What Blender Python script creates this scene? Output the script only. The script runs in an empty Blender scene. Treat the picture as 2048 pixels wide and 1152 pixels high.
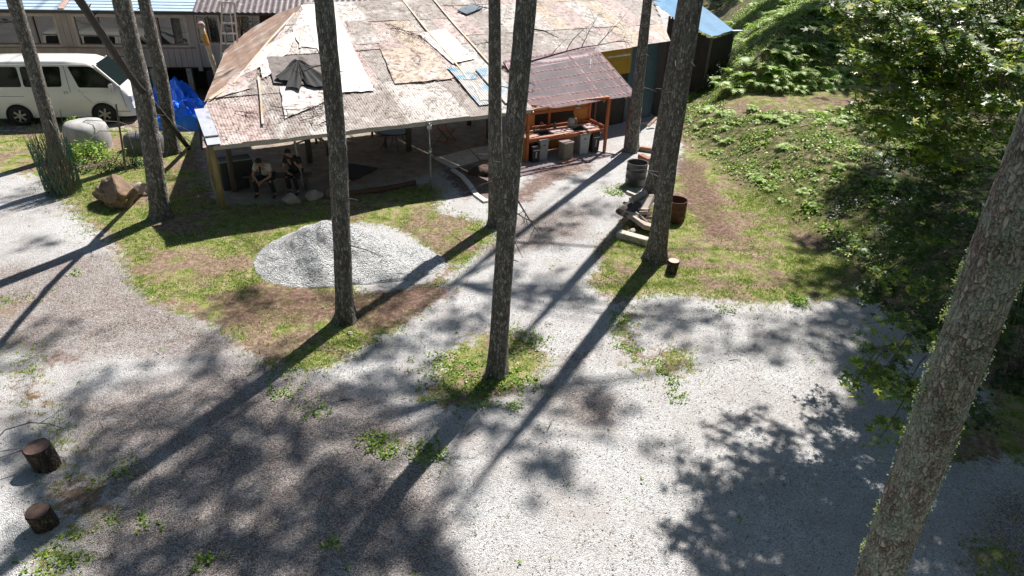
import bpy, bmesh, math, random
import numpy as np
from mathutils import Vector, Matrix, noise as mnoise
random.seed(7); rng = np.random.default_rng(7)
R = math.radians
scene = bpy.context.scene
COL = scene.collection

# ------------------------------------------------------------------ camera
CF, CP, CR, CH = 1365.0, R(29.4), R(-2.2), 7.6
fw = np.array([0, math.cos(CP), -math.sin(CP)]); r0 = np.array([1., 0, 0]); u0 = np.cross(r0, fw)
rt = math.cos(CR)*r0 - math.sin(CR)*u0; upv = math.sin(CR)*r0 + math.cos(CR)*u0
CC = np.array([0, 0, CH])
cd = bpy.data.cameras.new('camera'); cam = bpy.data.objects.new('camera', cd); COL.objects.link(cam)
M = Matrix.Identity(4)
for i in range(3):
    M[i][0] = rt[i]; M[i][1] = upv[i]; M[i][2] = -fw[i]; M[i][3] = CC[i]
cam.matrix_world = M
cd.sensor_width = 36; cd.lens = CF/2048*36; cd.clip_start = .05; cd.clip_end = 500
scene.camera = cam

# ------------------------------------------------------------------ world, sun
SAZ, SEL = R(27), R(53)
SUN = np.array([math.sin(SAZ)*math.cos(SEL), math.cos(SAZ)*math.cos(SEL), math.sin(SEL)])
w = bpy.data.worlds.new('World'); scene.world = w; w.use_nodes = True
nt = w.node_tree; sky = nt.nodes.new('ShaderNodeTexSky'); sky.sky_type = 'NISHITA'; sky.sun_disc = False
sky.sun_elevation = SEL; sky.sun_rotation = SAZ; sky.dust_density = .6
nt.links.new(sky.outputs[0], nt.nodes['Background'].inputs[0]); nt.nodes['Background'].inputs[1].default_value = .05
sl = bpy.data.lights.new('sun', 'SUN'); sl.energy = 5.0; sl.angle = R(.7); sl.color = (1, .955, .9)
so = bpy.data.objects.new('sun', sl); COL.objects.link(so)
so.rotation_euler = Vector(SUN).to_track_quat('Z', 'Y').to_euler(); so.location = (10, 20, 30)
scene.view_settings.view_transform = 'Standard'; scene.view_settings.look = 'None'
scene.view_settings.exposure = .97; scene.view_settings.gamma = 1
try: scene.cycles.max_bounces = 6; scene.cycles.transparent_max_bounces = 8
except Exception: pass

# ------------------------------------------------------------------ where things stand (metres; survey of the place)
def ray(x, y): return fw + (x-1024)/CF*rt - (y-576)/CF*upv
def at(x, y, z=0.):
    d = ray(x, y); return CC + d*((z-CH)/d[2])
def over(x, y, b):
    d = ray(x, y); t = (b[0]*d[0]+b[1]*d[1])/(d[0]**2+d[1]**2); return CC + d*t
def proj(P):
    v = P - CC; k = v@fw; k = np.where(k < .1, .1, k)
    return 1024+CF*(v@rt)/k, 576-CF*(v@upv)/k

# ------------------------------------------------------------------ material helpers
def newmat(name):
    m = bpy.data.materials.new(name); m.use_nodes = True; return m, m.node_tree, m.node_tree.nodes['Principled BSDF']
def nd(t, kind, **kw):
    n = t.nodes.new(kind)
    for k, v in kw.items(): setattr(n, k, v)
    return n
def c4(c): return (c[0], c[1], c[2], 1)
def rampn(t, fac, stops, interp='LINEAR'):
    r = nd(t, 'ShaderNodeValToRGB'); r.color_ramp.interpolation = interp
    el = r.color_ramp.elements
    while len(el) < len(stops): el.new(.5)
    for e, (p, c) in zip(el, stops):
        e.position = p; e.color = c4(c) if hasattr(c, '__len__') else (c, c, c, 1)
    t.links.new(fac, r.inputs[0]); return r.outputs[0]
def mixc(t, f, a, b, mode='MIX'):
    n = nd(t, 'ShaderNodeMix', data_type='RGBA', blend_type=mode)
    for s, v in ((n.inputs[0], f), (n.inputs[6], a), (n.inputs[7], b)):
        if hasattr(v, 'links') or isinstance(v, bpy.types.NodeSocket): t.links.new(v, s)
        elif hasattr(v, '__len__'): s.default_value = c4(v)
        else: s.default_value = v
    return n.outputs[2]
def mth(t, op, a, b=0.):
    n = nd(t, 'ShaderNodeMath', operation=op)
    for s, v in ((n.inputs[0], a), (n.inputs[1], b)):
        if isinstance(v, bpy.types.NodeSocket): t.links.new(v, s)
        else: s.default_value = v
    return n.outputs[0]
def coords(t, scale=(1, 1, 1), kind='Object'):
    tc = nd(t, 'ShaderNodeTexCoord'); mp = nd(t, 'ShaderNodeMapping'); mp.inputs['Scale'].default_value = scale
    t.links.new(tc.outputs[kind], mp.inputs[0]); return mp.outputs[0]
def noi(t, v, scale, detail=4, rough=.6, out=0):
    n = nd(t, 'ShaderNodeTexNoise'); n.inputs['Scale'].default_value = scale; n.inputs['Detail'].default_value = detail
    n.inputs['Roughness'].default_value = rough; t.links.new(v, n.inputs['Vector']); return n.outputs[out]
def vor(t, v, scale, out='Distance', feature='F1'):
    n = nd(t, 'ShaderNodeTexVoronoi', feature=feature); n.inputs['Scale'].default_value = scale
    t.links.new(v, n.inputs['Vector']); return n.outputs[out]
def bump(t, b, h, strength=.5, dist=.01):
    n = nd(t, 'ShaderNodeBump'); n.inputs['Strength'].default_value = strength; n.inputs['Distance'].default_value = dist
    t.links.new(h, n.inputs['Height']); t.links.new(n.outputs[0], b.inputs['Normal']); return n
MATS = {}
def simple(name, c1, c2=None, scale=6, rough=.8, bmp=.2, metal=0, stretch=(1, 1, 1), dirt=None, dirt_amt=.5, dscale=3., bdist=.01):
    if name in MATS: return MATS[name]
    m, t, b = newmat(name); c2 = c2 or tuple(x*.7 for x in c1)
    v = coords(t, stretch); n = noi(t, v, scale, 6, .65)
    col = rampn(t, n, [(.3, c2), (.7, c1)])
    if dirt:
        n2 = noi(t, coords(t), dscale, 8, .7); f = rampn(t, n2, [(.62-dirt_amt*.25, 0), (.72-dirt_amt*.25, 1)])
        col = mixc(t, f, col, dirt)
    t.links.new(col, b.inputs['Base Color']); b.inputs['Roughness'].default_value = rough; b.inputs['Metallic'].default_value = metal
    bump(t, b, n, bmp, bdist); MATS[name] = m; return m
def leafmat(name, stops, trans=.35, rough=.5):
    m, t, b = newmat(name); g = nd(t, 'ShaderNodeNewGeometry')
    col = rampn(t, g.outputs['Random Per Island'], stops)
    t.links.new(col, b.inputs['Base Color']); b.inputs['Roughness'].default_value = rough
    b.inputs['Specular IOR Level'].default_value = .35
    tr = nd(t, 'ShaderNodeBsdfTranslucent'); t.links.new(mixc(t, .5, col, (.25, .45, .03), 'MIX'), tr.inputs[0])
    mx = nd(t, 'ShaderNodeMixShader'); mx.inputs[0].default_value = trans
    t.links.new(b.outputs[0], mx.inputs[1]); t.links.new(tr.outputs[0], mx.inputs[2])
    t.links.new(mx.outputs[0], t.nodes['Material Output'].inputs[0]); MATS[name] = m; return m

# ------------------------------------------------------------------ mesh helpers
class MB:
    def __init__(s): s.v = []; s.f = []; s.m = []
    def add(s, vs, fs, mi=0):
        o = len(s.v); s.v += [tuple(float(c) for c in p) for p in vs]; s.f += [tuple(i+o for i in f) for f in fs]; s.m += [mi]*len(fs); return s
    def box(s, c, d, rz=0, mi=0, mat=None):
        vs = []
        for x in (-.5, .5):
            for y in (-.5, .5):
                for z in (-.5, .5):
                    p = Vector((x*d[0], y*d[1], z*d[2]))
                    if mat is not None: p = mat @ p
                    elif rz: p = Matrix.Rotation(rz, 3, 'Z') @ p
                    vs.append(p+Vector(c))
        return s.add(vs, [(0, 1, 3, 2), (4, 6, 7, 5), (0, 4, 5, 1), (2, 3, 7, 6), (0, 2, 6, 4), (1, 5, 7, 3)], mi)
    def beam(s, p, q, wd, hd, mi=0, up=(0, 0, 1)):
        p = Vector(p); q = Vector(q); d = (q-p); L = d.length
        if L < 1e-6: return s
        x = d/L; y = Vector(up).cross(x)
        if y.length < 1e-3: y = Vector((1, 0, 0)).cross(x)
        y.normalize(); z = x.cross(y)
        m = Matrix((x, y, z)).transposed()
        return s.box((p+q)/2, (L, wd, hd), mat=m, mi=mi)
    def tube(s, pts, rad, n=8, mi=0, cap=True, jit=0):
        pts = [Vector(p) for p in pts]; K = len(pts)
        if not hasattr(rad, '__len__'): rad = [rad]*K
        vs = []; ref = None
        for i, p in enumerate(pts):
            t = (pts[min(i+1, K-1)]-pts[max(i-1, 0)]).normalized()
            if ref is None:
                ref = Vector((1, 0, 0)) if abs(t.x) < .8 else Vector((0, 1, 0))
            a = (ref - t*ref.dot(t)).normalized(); b = t.cross(a); ref = a
            for k in range(n):
                th = 2*math.pi*k/n; rr = rad[i]*(1+(random.uniform(-jit, jit) if jit else 0))
                vs.append(p+a*math.cos(th)*rr+b*math.sin(th)*rr)
        fs = [(i*n+k, i*n+(k+1) % n, (i+1)*n+(k+1) % n, (i+1)*n+k) for i in range(K-1) for k in range(n)]
        if cap: fs += [tuple(range(n))[::-1], tuple((K-1)*n+k for k in range(n))]
        return s.add(vs, fs, mi)
    def prism(s, poly, a, b, mi=0):
        """poly in 3-D points, extruded by vector (b-a)"""
        n = len(poly); d = Vector(b)-Vector(a)
        vs = [Vector(p) for p in poly]+[Vector(p)+d for p in poly]
        return s.add(vs, [tuple(range(n))[::-1], tuple(range(n, 2*n))]+[(k, (k+1) % n, n+(k+1) % n, n+k) for k in range(n)], mi)
    def rock(s, c, d, seed=0, sub=3, amp=.25, rz=0, flat=0, mi=0):
        bm = bmesh.new(); bmesh.ops.create_icosphere(bm, subdivisions=sub, radius=1)
        o = Vector((seed*7.3, seed*3.1, seed*1.7))
        for v in bm.verts:
            p = v.co.copy(); k = 1+amp*mnoise.noise(p*1.1+o)*1.6+amp*.5*mnoise.noise(p*2.7+o)+amp*.2*mnoise.noise(p*7+o)
            q = p*k
            for axis in ((.8, .3, .5), (-.5, .7, .5), (.2, -.9, .4), (-.7, -.5, .5)):
                ax = Vector(axis).normalized(); dd = q.dot(ax)-.78
                if dd > 0: q -= ax*dd*.8
            v.co = Matrix.Rotation(rz, 3, 'Z') @ Vector((q.x*d[0]/2, q.y*d[1]/2, q.z*d[2]/2)) + Vector(c)
        bm.verts.index_update()
        s.add([v.co for v in bm.verts], [tuple(v.index for v in f.verts) for f in bm.faces], mi); bm.free(); return s
    def grid(s, P, nu, nv, mi=0):
        """P: nu*nv points row-major (u fastest)"""
        return s.add(P, [(j*nu+i, j*nu+i+1, (j+1)*nu+i+1, (j+1)*nu+i) for j in range(nv-1) for i in range(nu-1)], mi)

def T4(loc, rz=0): return Matrix.Translation(Vector([float(c) for c in loc])) @ Matrix.Rotation(rz, 4, 'Z')
def tag(o, label=None, cat=None, group=None, kind=None):
    if label: o['label'] = label
    if cat: o['category'] = cat
    if group: o['group'] = group
    if kind: o['kind'] = kind
    return o
def thing(name, label, cat, loc=(0, 0, 0), rz=0, group=None):
    o = bpy.data.objects.new(name, None); COL.objects.link(o); o.empty_display_size = .2
    o.location = [float(c) for c in loc]; o.rotation_euler = (0, 0, rz); return tag(o, label, cat, group)
def rootmat(p):
    m = Matrix.Identity(4)
    while p is not None:
        m = (Matrix.Translation(p.location) @ p.rotation_euler.to_matrix().to_4x4()) @ m; p = p.parent
    return m
def obj(name, mb, mats, parent=None, world=False, smooth=False, bev=0, label=None):
    me = bpy.data.meshes.new(name); me.from_pydata(mb.v, [], mb.f); me.update()
    if not isinstance(mats, (list, tuple)): mats = [mats]
    for m in mats: me.materials.append(m)
    if len(mats) > 1: me.polygons.foreach_set('material_index', mb.m)
    if world and parent is not None: me.transform(rootmat(parent).inverted())
    bm = bmesh.new(); bm.from_mesh(me); bmesh.ops.recalc_face_normals(bm, faces=bm.faces); bm.to_mesh(me); bm.free()
    if smooth: me.polygons.foreach_set('use_smooth', [True]*len(me.polygons))
    o = bpy.data.objects.new(name, me); COL.objects.link(o)
    if parent is not None: o.parent = parent
    if bev:
        b = o.modifiers.new('bevel', 'BEVEL'); b.width = bev; b.segments = 2; b.limit_method = 'ANGLE'; b.angle_limit = R(40)
    if label: o['label'] = label
    return o
def npmesh(name, V, k, mat, parent=None, smooth=False):
    """V: (N*k,3) vertices, N polygons of k corners"""
    N = len(V)//k; me = bpy.data.meshes.new(name)
    me.vertices.add(N*k); me.vertices.foreach_set('co', np.ascontiguousarray(V, dtype=np.float32).ravel())
    me.loops.add(N*k); me.loops.foreach_set('vertex_index', np.arange(N*k, dtype=np.int32))
    me.polygons.add(N); me.polygons.foreach_set('loop_start', np.arange(0, N*k, k, dtype=np.int32))
    try: me.polygons.foreach_set('loop_total', np.full(N, k, dtype=np.int32))
    except Exception: pass
    me.update(calc_edges=True); me.validate(); me.materials.append(mat)
    if parent is not None: me.transform(rootmat(parent).inverted())
    o = bpy.data.objects.new(name, me); COL.objects.link(o)
    if parent is not None: o.parent = parent
    return o
def cards(P, N, size, template, spin=None):
    """place 2-D template polygons at points P with normals N"""
    n = len(P); N = N/np.linalg.norm(N, axis=1, keepdims=True)
    a = rng.normal(size=(n, 3)) if spin is None else spin
    a = a-(a*N).sum(1, keepdims=True)*N; a /= np.linalg.norm(a, axis=1, keepdims=True); b = np.cross(N, a)
    t = np.asarray(template); size = np.broadcast_to(size, (n,))
    V = P[:, None, :]+size[:, None, None]*(t[None, :, 0:1]*a[:, None, :]+t[None, :, 1:2]*b[:, None, :])
    if t.shape[1] > 2: V = V+size[:, None, None]*t[None, :, 2:3]*N[:, None, :]
    return V.reshape(-1, 3)
LEAF = np.array([(0, 0), (.3, .22), (.65, .2), (1, 0), (.65, -.2), (.3, -.22)])
def _maple():
    pts = []
    for ang, L in ((-115, .5), (-60, .8), (0, 1), (60, .8), (115, .5)):
        a = R(ang); pts += [(math.cos(a-.2)*L*.62, math.sin(a-.2)*L*.62), (math.cos(a)*L, math.sin(a)*L), (math.cos(a+.2)*L*.62, math.sin(a+.2)*L*.62)]
        if ang < 115: m = R(ang+29); pts.append((math.cos(m)*.27, math.sin(m)*.27))
    pts.append((-.15, 0)); return np.array(pts)
MAPLE = _maple()

# ------------------------------------------------------------------ terrain
TOE = [at(*p)[:2] for p in ((1372, 290), (1425, 350), (1500, 405), (1600, 470), (1700, 560), (1800, 620), (1900, 705), (2048, 830), (2300, 1050))]
TOE = np.array([(15, 62), (11, 46), (7.3, 33), (5.9, 27.5)]+[tuple(p) for p in TOE]+[(9.5, 3), (12, -8)])
def seg_sd(X, Y, PL):
    best = np.full(X.shape, 1e9); sg = np.ones(X.shape)
    for (ax, ay), (bx, by) in zip(PL[:-1], PL[1:]):
        dx, dy = bx-ax, by-ay; t = np.clip(((X-ax)*dx+(Y-ay)*dy)/(dx*dx+dy*dy), 0, 1)
        d = np.hypot(X-ax-t*dx, Y-ay-t*dy); cr = dx*(Y-ay)-dy*(X-ax)
        u = d < best-1e-9; best = np.where(u, d, best); sg = np.where(u, np.where(cr > 0, 1, -1), sg)
    return best*sg
def sst(x): x = np.clip(x, 0, 1); return x*x*(3-2*x)
UP = np.array([(17, 64), (12.5, 44), tuple(at(1392, 140, .8)[:2]), tuple(at(1425, 190, .9)[:2]), tuple(at(1560, 192, 1.15)[:2]), tuple(at(1735, 172, 1.2)[:2]), tuple(at(1900, 190, 1.2)[:2]), (20, 18), (26, 8), (30, -8)])
HA_ = at(-60, 134, 1.25); _h = at(420, 134, 1.25)-HA_; hn_ = np.array([-_h[1], _h[0]])/np.hypot(_h[0], _h[1])
def hill(X, Y):
    X = np.asarray(X, float); Y = np.asarray(Y, float)
    d = seg_sd(X, Y, TOE); du = seg_sd(X, Y, UP); hp = np.clip(.45+(X-5.2)*.3, .4, 1.15)
    z = hp*np.clip(sst((d+.1)/4.0)*.6+.4*np.clip(d/3.8, 0, 1), 0, 1)
    z = z+np.clip(du+.1, 0, 40)*.55*sst((du+.3)/1.0)+np.clip(d-4, 0, 6)*.03
    dh = (X-HA_[0])*hn_[0]+(Y-HA_[1])*hn_[1]
    z = z+.85*sst((dh+4.6)/2.2)*sst((X+13.2)/1.8)*sst((-5-X)/2)
    near = 1-sst((Y-4)/6)
    z = z*(1-.55*near)
    und = .05*np.sin(X*.9+.4)*np.cos(Y*.7)+.03*np.sin(X*2.3+Y*1.1)
    return z+und*sst((d+1)/2)*1.2
def hz(x, y): return float(hill(np.array([x]), np.array([y]))[0])
def on(x, y):
    """point of the terrain seen along a sight line"""
    d = ray(x, y); ts = np.linspace(3, 90, 4000)/np.linalg.norm(d); P = CC+ts[:, None]*d
    g = P[:, 2]-hill(P[:, 0], P[:, 1]); i = int(np.argmax(g < 0)); return P[i]

# ------------------------------------------------------------------ ground masks (where gravel, grass, bare earth lie)
GRASS = [[(-300, 262), (20, 262), (400, 262), (425, 400), (452, 412), (600, 402), (690, 386), (850, 366), (890, 395), (860, 425), (960, 440), (990, 480), (910, 540), (865, 600), (800, 655), (720, 700), (640, 745), (560, 745), (480, 695), (410, 640), (330, 620), (272, 580), (236, 500), (150, 425), (80, 350), (-300, 330)],
         [(1190, 500), (1255, 440), (1310, 400), (1365, 330), (1372, 150), (2048, 100), (6000, 100), (6000, 1500), (2050, 850), (1945, 760), (1850, 680), (1800, 640), (1730, 598), (1640, 600), (1500, 606), (1380, 592), (1300, 588), (1240, 606), (1190, 585), (1172, 565), (1205, 530)],
         [(905, 755), (868, 742), (890, 705), (935, 690), (950, 668), (1050, 660), (1075, 705), (1125, 712), (1075, 740), (1085, 770), (1010, 782), (960, 812), (850, 815), (815, 792)],
         [(735, 870), (780, 868), (788, 900), (760, 912), (732, 900)], [(840, 880), (880, 890), (890, 930), (860, 940), (828, 905)],
         [(30, 640), (60, 660), (70, 760), (110, 860), (180, 900), (150, 925), (80, 880), (40, 790), (15, 700)],
         [(110, 930), (190, 960), (230, 1010), (215, 1055), (150, 1062), (105, 1000)],
         [(60, 1100), (150, 1085), (170, 1130), (100, 1152), (40, 1152)], [(0, 580), (40, 600), (40, 635), (-60, 640)],
         [(1225, 610), (1262, 615), (1270, 700), (1300, 760), (1285, 770), (1240, 700)], [(1310, 700), (1370, 690), (1390, 740), (1330, 760)],
         [(1800, 880), (2048, 800), (2300, 880), (2300, 940), (1990, 920), (1880, 930)], [(1930, 1090), (2020, 1080), (2060, 1140), (1900, 1160)]]
DIRT = [[(395, 585), (560, 575), (700, 585), (860, 570), (940, 575), (800, 650), (720, 680), (680, 640), (560, 655), (440, 645)],
        [(1345, 300), (1400, 330), (1440, 390), (1460, 470), (1400, 450), (1365, 400)], [(1380, 420), (1480, 470), (1475, 492), (1400, 465)],
        [(1080, 335), (1190, 318), (1200, 332), (1100, 370), (1040, 420), (1010, 400)], [(870, 330), (1000, 330), (1000, 400), (930, 400)],
        [(1095, 715), (1180, 700), (1210, 715), (1110, 745)], [(1550, 205), (1720, 182), (1722, 205), (1570, 216)],
        [(60, 690), (170, 700), (200, 720), (90, 740)], [(100, 960), (190, 1000), (170, 1050), (130, 1010)], [(1500, 515), (1560, 540), (1600, 600), (1560, 585)]]
BROWN = [[(-200, 560), (230, 500), (420, 650), (480, 700), (330, 720), (60, 700), (-200, 740)],
         [(120, 800), (500, 720), (820, 820), (880, 950), (900, 1152), (860, 1400), (200, 1400), (150, 1060), (240, 1000), (140, 880)],
         [(980, 440), (1200, 400), (1170, 480), (960, 520)], [(1090, 760), (1240, 780), (1250, 860), (1100, 850)], [(1980, 980), (2300, 1000), (2200, 1300), (1950, 1150)]]
CONC = [[(452, 405), (600, 395), (690, 378), (830, 358), (900, 330), (1000, 330), (1000, 180), (420, 180), (405, 300)]]
def inside(px, py, poly):
    r = np.zeros(px.shape, bool); n = len(poly)
    for i in range(n):
        x1, y1 = poly[i]; x2, y2 = poly[(i+1) % n]
        if y1 == y2: continue
        c = ((y1 > py) != (y2 > py)) & (px < (x2-x1)*(py-y1)/(y2-y1)+x1); r ^= c
    return r
xs = np.concatenate([np.arange(-34, -9, .2), np.arange(-9, 9, .1), np.arange(9, 30, .2)])
ys = np.concatenate([np.arange(-3, 17, .1), np.arange(17, 26, .15), np.arange(26, 66, .3)])
GX, GY = np.meshgrid(xs, ys); FLAT = np.stack([GX, GY, hill(GX, GY)], -1)
PX, PY = proj(FLAT.reshape(-1, 3)); PX = PX.reshape(GX.shape); PY = PY.reshape(GX.shape)
ahead = GY > 2.6
def mask(polys, blur=2):
    m = np.zeros(GX.shape)
    for p in polys: m = np.maximum(m, (inside(PX, PY, p) & ahead).astype(float))
    for _ in range(blur):
        m = (m+np.roll(m, 1, 0)+np.roll(m, -1, 0)+np.roll(m, 1, 1)+np.roll(m, -1, 1))/5
    return m
SD = seg_sd(GX, GY, TOE)
mg = np.maximum(mask(GRASS, 14), sst((SD+.3)/.5)); md = mask(DIRT, 16); mb = mask(BROWN, 10); mc = mask(CONC, 3)
DU = seg_sd(GX, GY, UP); mg = mg*(1-mask([[(700, 440), (790, 455), (850, 490), (900, 530), (850, 570), (760, 590), (700, 590)]], 8)); pathm = sst((DU+2.9)/.5)*(1-sst((DU+.2)/.3))*sst((SD-1.8)/.6)*(GY > 15)*(GY < 30); bankm = sst(SD/.8)*(1-pathm)
mg = np.where((GY > 23.5) & (GX < -5), np.maximum(mg, .62), mg); md = np.where((GY > 25) & (GX < -5), np.maximum(md, .55), md)
Z = hill(GX, GY)
rough = np.array([mnoise.noise(Vector((x*.7, y*.7, 0))) for x, y in zip(GX.ravel()[::1], GY.ravel()[::1])]).reshape(GX.shape)
Z = Z+rough*.035*(1-mc)+np.maximum(mg-.3, 0)*.02
BARE = np.zeros(GX.shape)
_xf, _yf = GX.ravel(), GY.ravel(); BARE = np.array([.5+.55*mnoise.noise(Vector((x*.75, y*.75, 9)))+.4*mnoise.noise(Vector((x*2.1, y*2.1, 3)))+.2*mnoise.noise(Vector((x*5.5, y*5.5, 6))) for x, y in zip(_xf, _yf)]).reshape(GX.shape)
Z = Z+.012*(BARE-.5)*(GY < 16)
def ground_mat():
    m, t, b = newmat('ground_mixed'); v = coords(t)
    at1 = nd(t, 'ShaderNodeVertexColor', layer_name='cover'); at2 = nd(t, 'ShaderNodeVertexColor', layer_name='extra')
    s1 = nd(t, 'ShaderNodeSeparateColor'); t.links.new(at1.outputs[0], s1.inputs[0])
    s2 = nd(t, 'ShaderNodeSeparateColor'); t.links.new(at2.outputs[0], s2.inputs[0])
    # gravel: crushed stone, many tones
    cell = vor(t, v, 68, 'Color'); cd_ = vor(t, v, 68, 'Distance'); sc = nd(t, 'ShaderNodeSeparateColor'); t.links.new(cell, sc.inputs[0])
    c2 = vor(t, v, 130, 'Color'); sc2 = nd(t, 'ShaderNodeSeparateColor'); t.links.new(c2, sc2.inputs[0])
    tone = mth(t, 'ADD', mth(t, 'MULTIPLY', sc.outputs[0], .6), mth(t, 'MULTIPLY', sc2.outputs[1], .4))
    stone = rampn(t, tone, [(.1, (.17, .17, .175)), (.34, (.4, .4, .4)), (.6, (.55, .545, .54)), (.92, (.7, .69, .67))])
    big = noi(t, v, .8, 6, .65)
    stone = mixc(t, rampn(t, big, [(.4, 0), (.66, .6)]), stone, (.36, .32, .3))
    browns = rampn(t, tone, [(.1, (.07, .055, .05)), (.5, (.23, .19, .175)), (.9, (.55, .5, .47))])
    fb = mth(t, 'MULTIPLY', s1.outputs[2], rampn(t, noi(t, v, 1.6, 5, .7), [(.3, .55), (.55, 1)]))
    stone = mixc(t, fb, stone, browns)
    # fallen needles over the gravel
    nd1 = noi(t, v, 2.2, 9, .75); stone = mixc(t, rampn(t, nd1, [(.6, 0), (.72, .6)]), stone, (.16, .1, .075))
    # earth and turf
    earth = rampn(t, noi(t, v, 9, 9, .78), [(.34, (.05, .03, .024)), (.5, (.15, .088, .068)), (.68, (.4, .28, .22))])
    turf = rampn(t, noi(t, v, 3.2, 8, .72), [(.36, (.07, .12, .02)), (.44, (.2, .27, .05)), (.52, (.36, .35, .13)), (.62, (.5, .4, .27))])
    fine = noi(t, v, 45, 5, .7); turf = mixc(t, .6, turf, rampn(t, fine, [(.3, (.25, .25, .25)), (.7, (1, 1, 1))]), 'MULTIPLY')
    edge = mth(t, 'ADD', s1.outputs[0], mth(t, 'MULTIPLY', mth(t, 'SUBTRACT', noi(t, v, 5, 10, .8), .5), 3.2))
    fg = rampn(t, edge, [(.38, 0), (.6, 1)])
    bf = rampn(t, mth(t, 'ADD', s2.outputs[2], mth(t, 'MULTIPLY', mth(t, 'SUBTRACT', noi(t, v, 7, 8, .8), .5), .8)), [(.44, 0), (.62, .9)])
    soil = rampn(t, noi(t, v, 11, 8, .75), [(.34, (.09, .055, .04)), (.5, (.24, .16, .12)), (.66, (.44, .33, .26))]); turf = mixc(t, bf, turf, soil)
    col = mixc(t, fg, stone, turf)
    # weedy specks everywhere
    sp = noi(t, v, 1.7, 9, .8); fs = rampn(t, sp, [(.66, 0), (.7, .8)]); col = mixc(t, fs, col, (.1, .15, .035))
    edged = mth(t, 'ADD', s1.outputs[1], mth(t, 'MULTIPLY', mth(t, 'SUBTRACT', noi(t, v, 3.5, 10, .8), .5), 2.6))
    fd = rampn(t, edged, [(.36, 0), (.75, .85)]); col = mixc(t, fd, col, earth)
    scrub = rampn(t, noi(t, v, 5, 8, .75), [(.36, (.025, .035, .012)), (.46, (.08, .1, .03)), (.54, (.2, .17, .09)), (.66, (.42, .31, .22))])
    col = mixc(t, s2.outputs[1], col, scrub)
    conc = rampn(t, noi(t, v, 2.5, 8, .7), [(.3, (.2, .165, .13)), (.6, (.4, .34, .28)), (.8, (.5, .45, .38))])
    col = mixc(t, s2.outputs[0], col, conc)
    t.links.new(col, b.inputs['Base Color']); b.inputs['Roughness'].default_value = .95; b.inputs['Specular IOR Level'].default_value = .15
    hh = mth(t, 'ADD', mth(t, 'MULTIPLY', cd_, -1.0), mth(t, 'MULTIPLY', fine, .8))
    bump(t, b, hh, .75, .03); return m
def build_ground():
    nx, ny = len(xs), len(ys); V = np.stack([GX, GY, Z], -1).reshape(-1, 3)
    i = np.arange(nx-1)[None, :]; j = np.arange(ny-1)[:, None]; a = (j*nx+i)
    F = np.stack([a, a+1, a+1+nx, a+nx], -1).reshape(-1, 4)
    me = bpy.data.meshes.new('ground'); me.vertices.add(len(V)); me.vertices.foreach_set('co', V.astype(np.float32).ravel())
    me.loops.add(F.size); me.loops.foreach_set('vertex_index', F.astype(np.int32).ravel())
    me.polygons.add(len(F)); me.polygons.foreach_set('loop_start', np.arange(0, F.size, 4, dtype=np.int32))
    me.update(calc_edges=True); me.polygons.foreach_set('use_smooth', np.ones(len(F), bool))
    for nm, (r, g, b_) in (('cover', (mg, md, mb)), ('extra', (mc, bankm, BARE))):
        ca = me.color_attributes.new(nm, 'FLOAT_COLOR', 'POINT')
        ca.data.foreach_set('color', np.stack([r, g, b_, np.ones_like(r)], -1).astype(np.float32).ravel())
    me.materials.append(ground_mat()); o = bpy.data.objects.new('ground', me); COL.objects.link(o); tag(o, kind='structure')
build_ground()
# far ground reaching the horizon beyond the clearing
fb_ = MB(); fb_.box((0, 20, -.6), (600, 600, .2)); tag(obj('far_ground', fb_, simple('far_earth', (.08, .1, .04), scale=.5)), kind='structure')

def lookup(A, x, y):
    i = np.clip(np.searchsorted(xs, x)-1, 0, len(xs)-1); j = np.clip(np.searchsorted(ys, y)-1, 0, len(ys)-1); return A[j, i]

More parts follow.
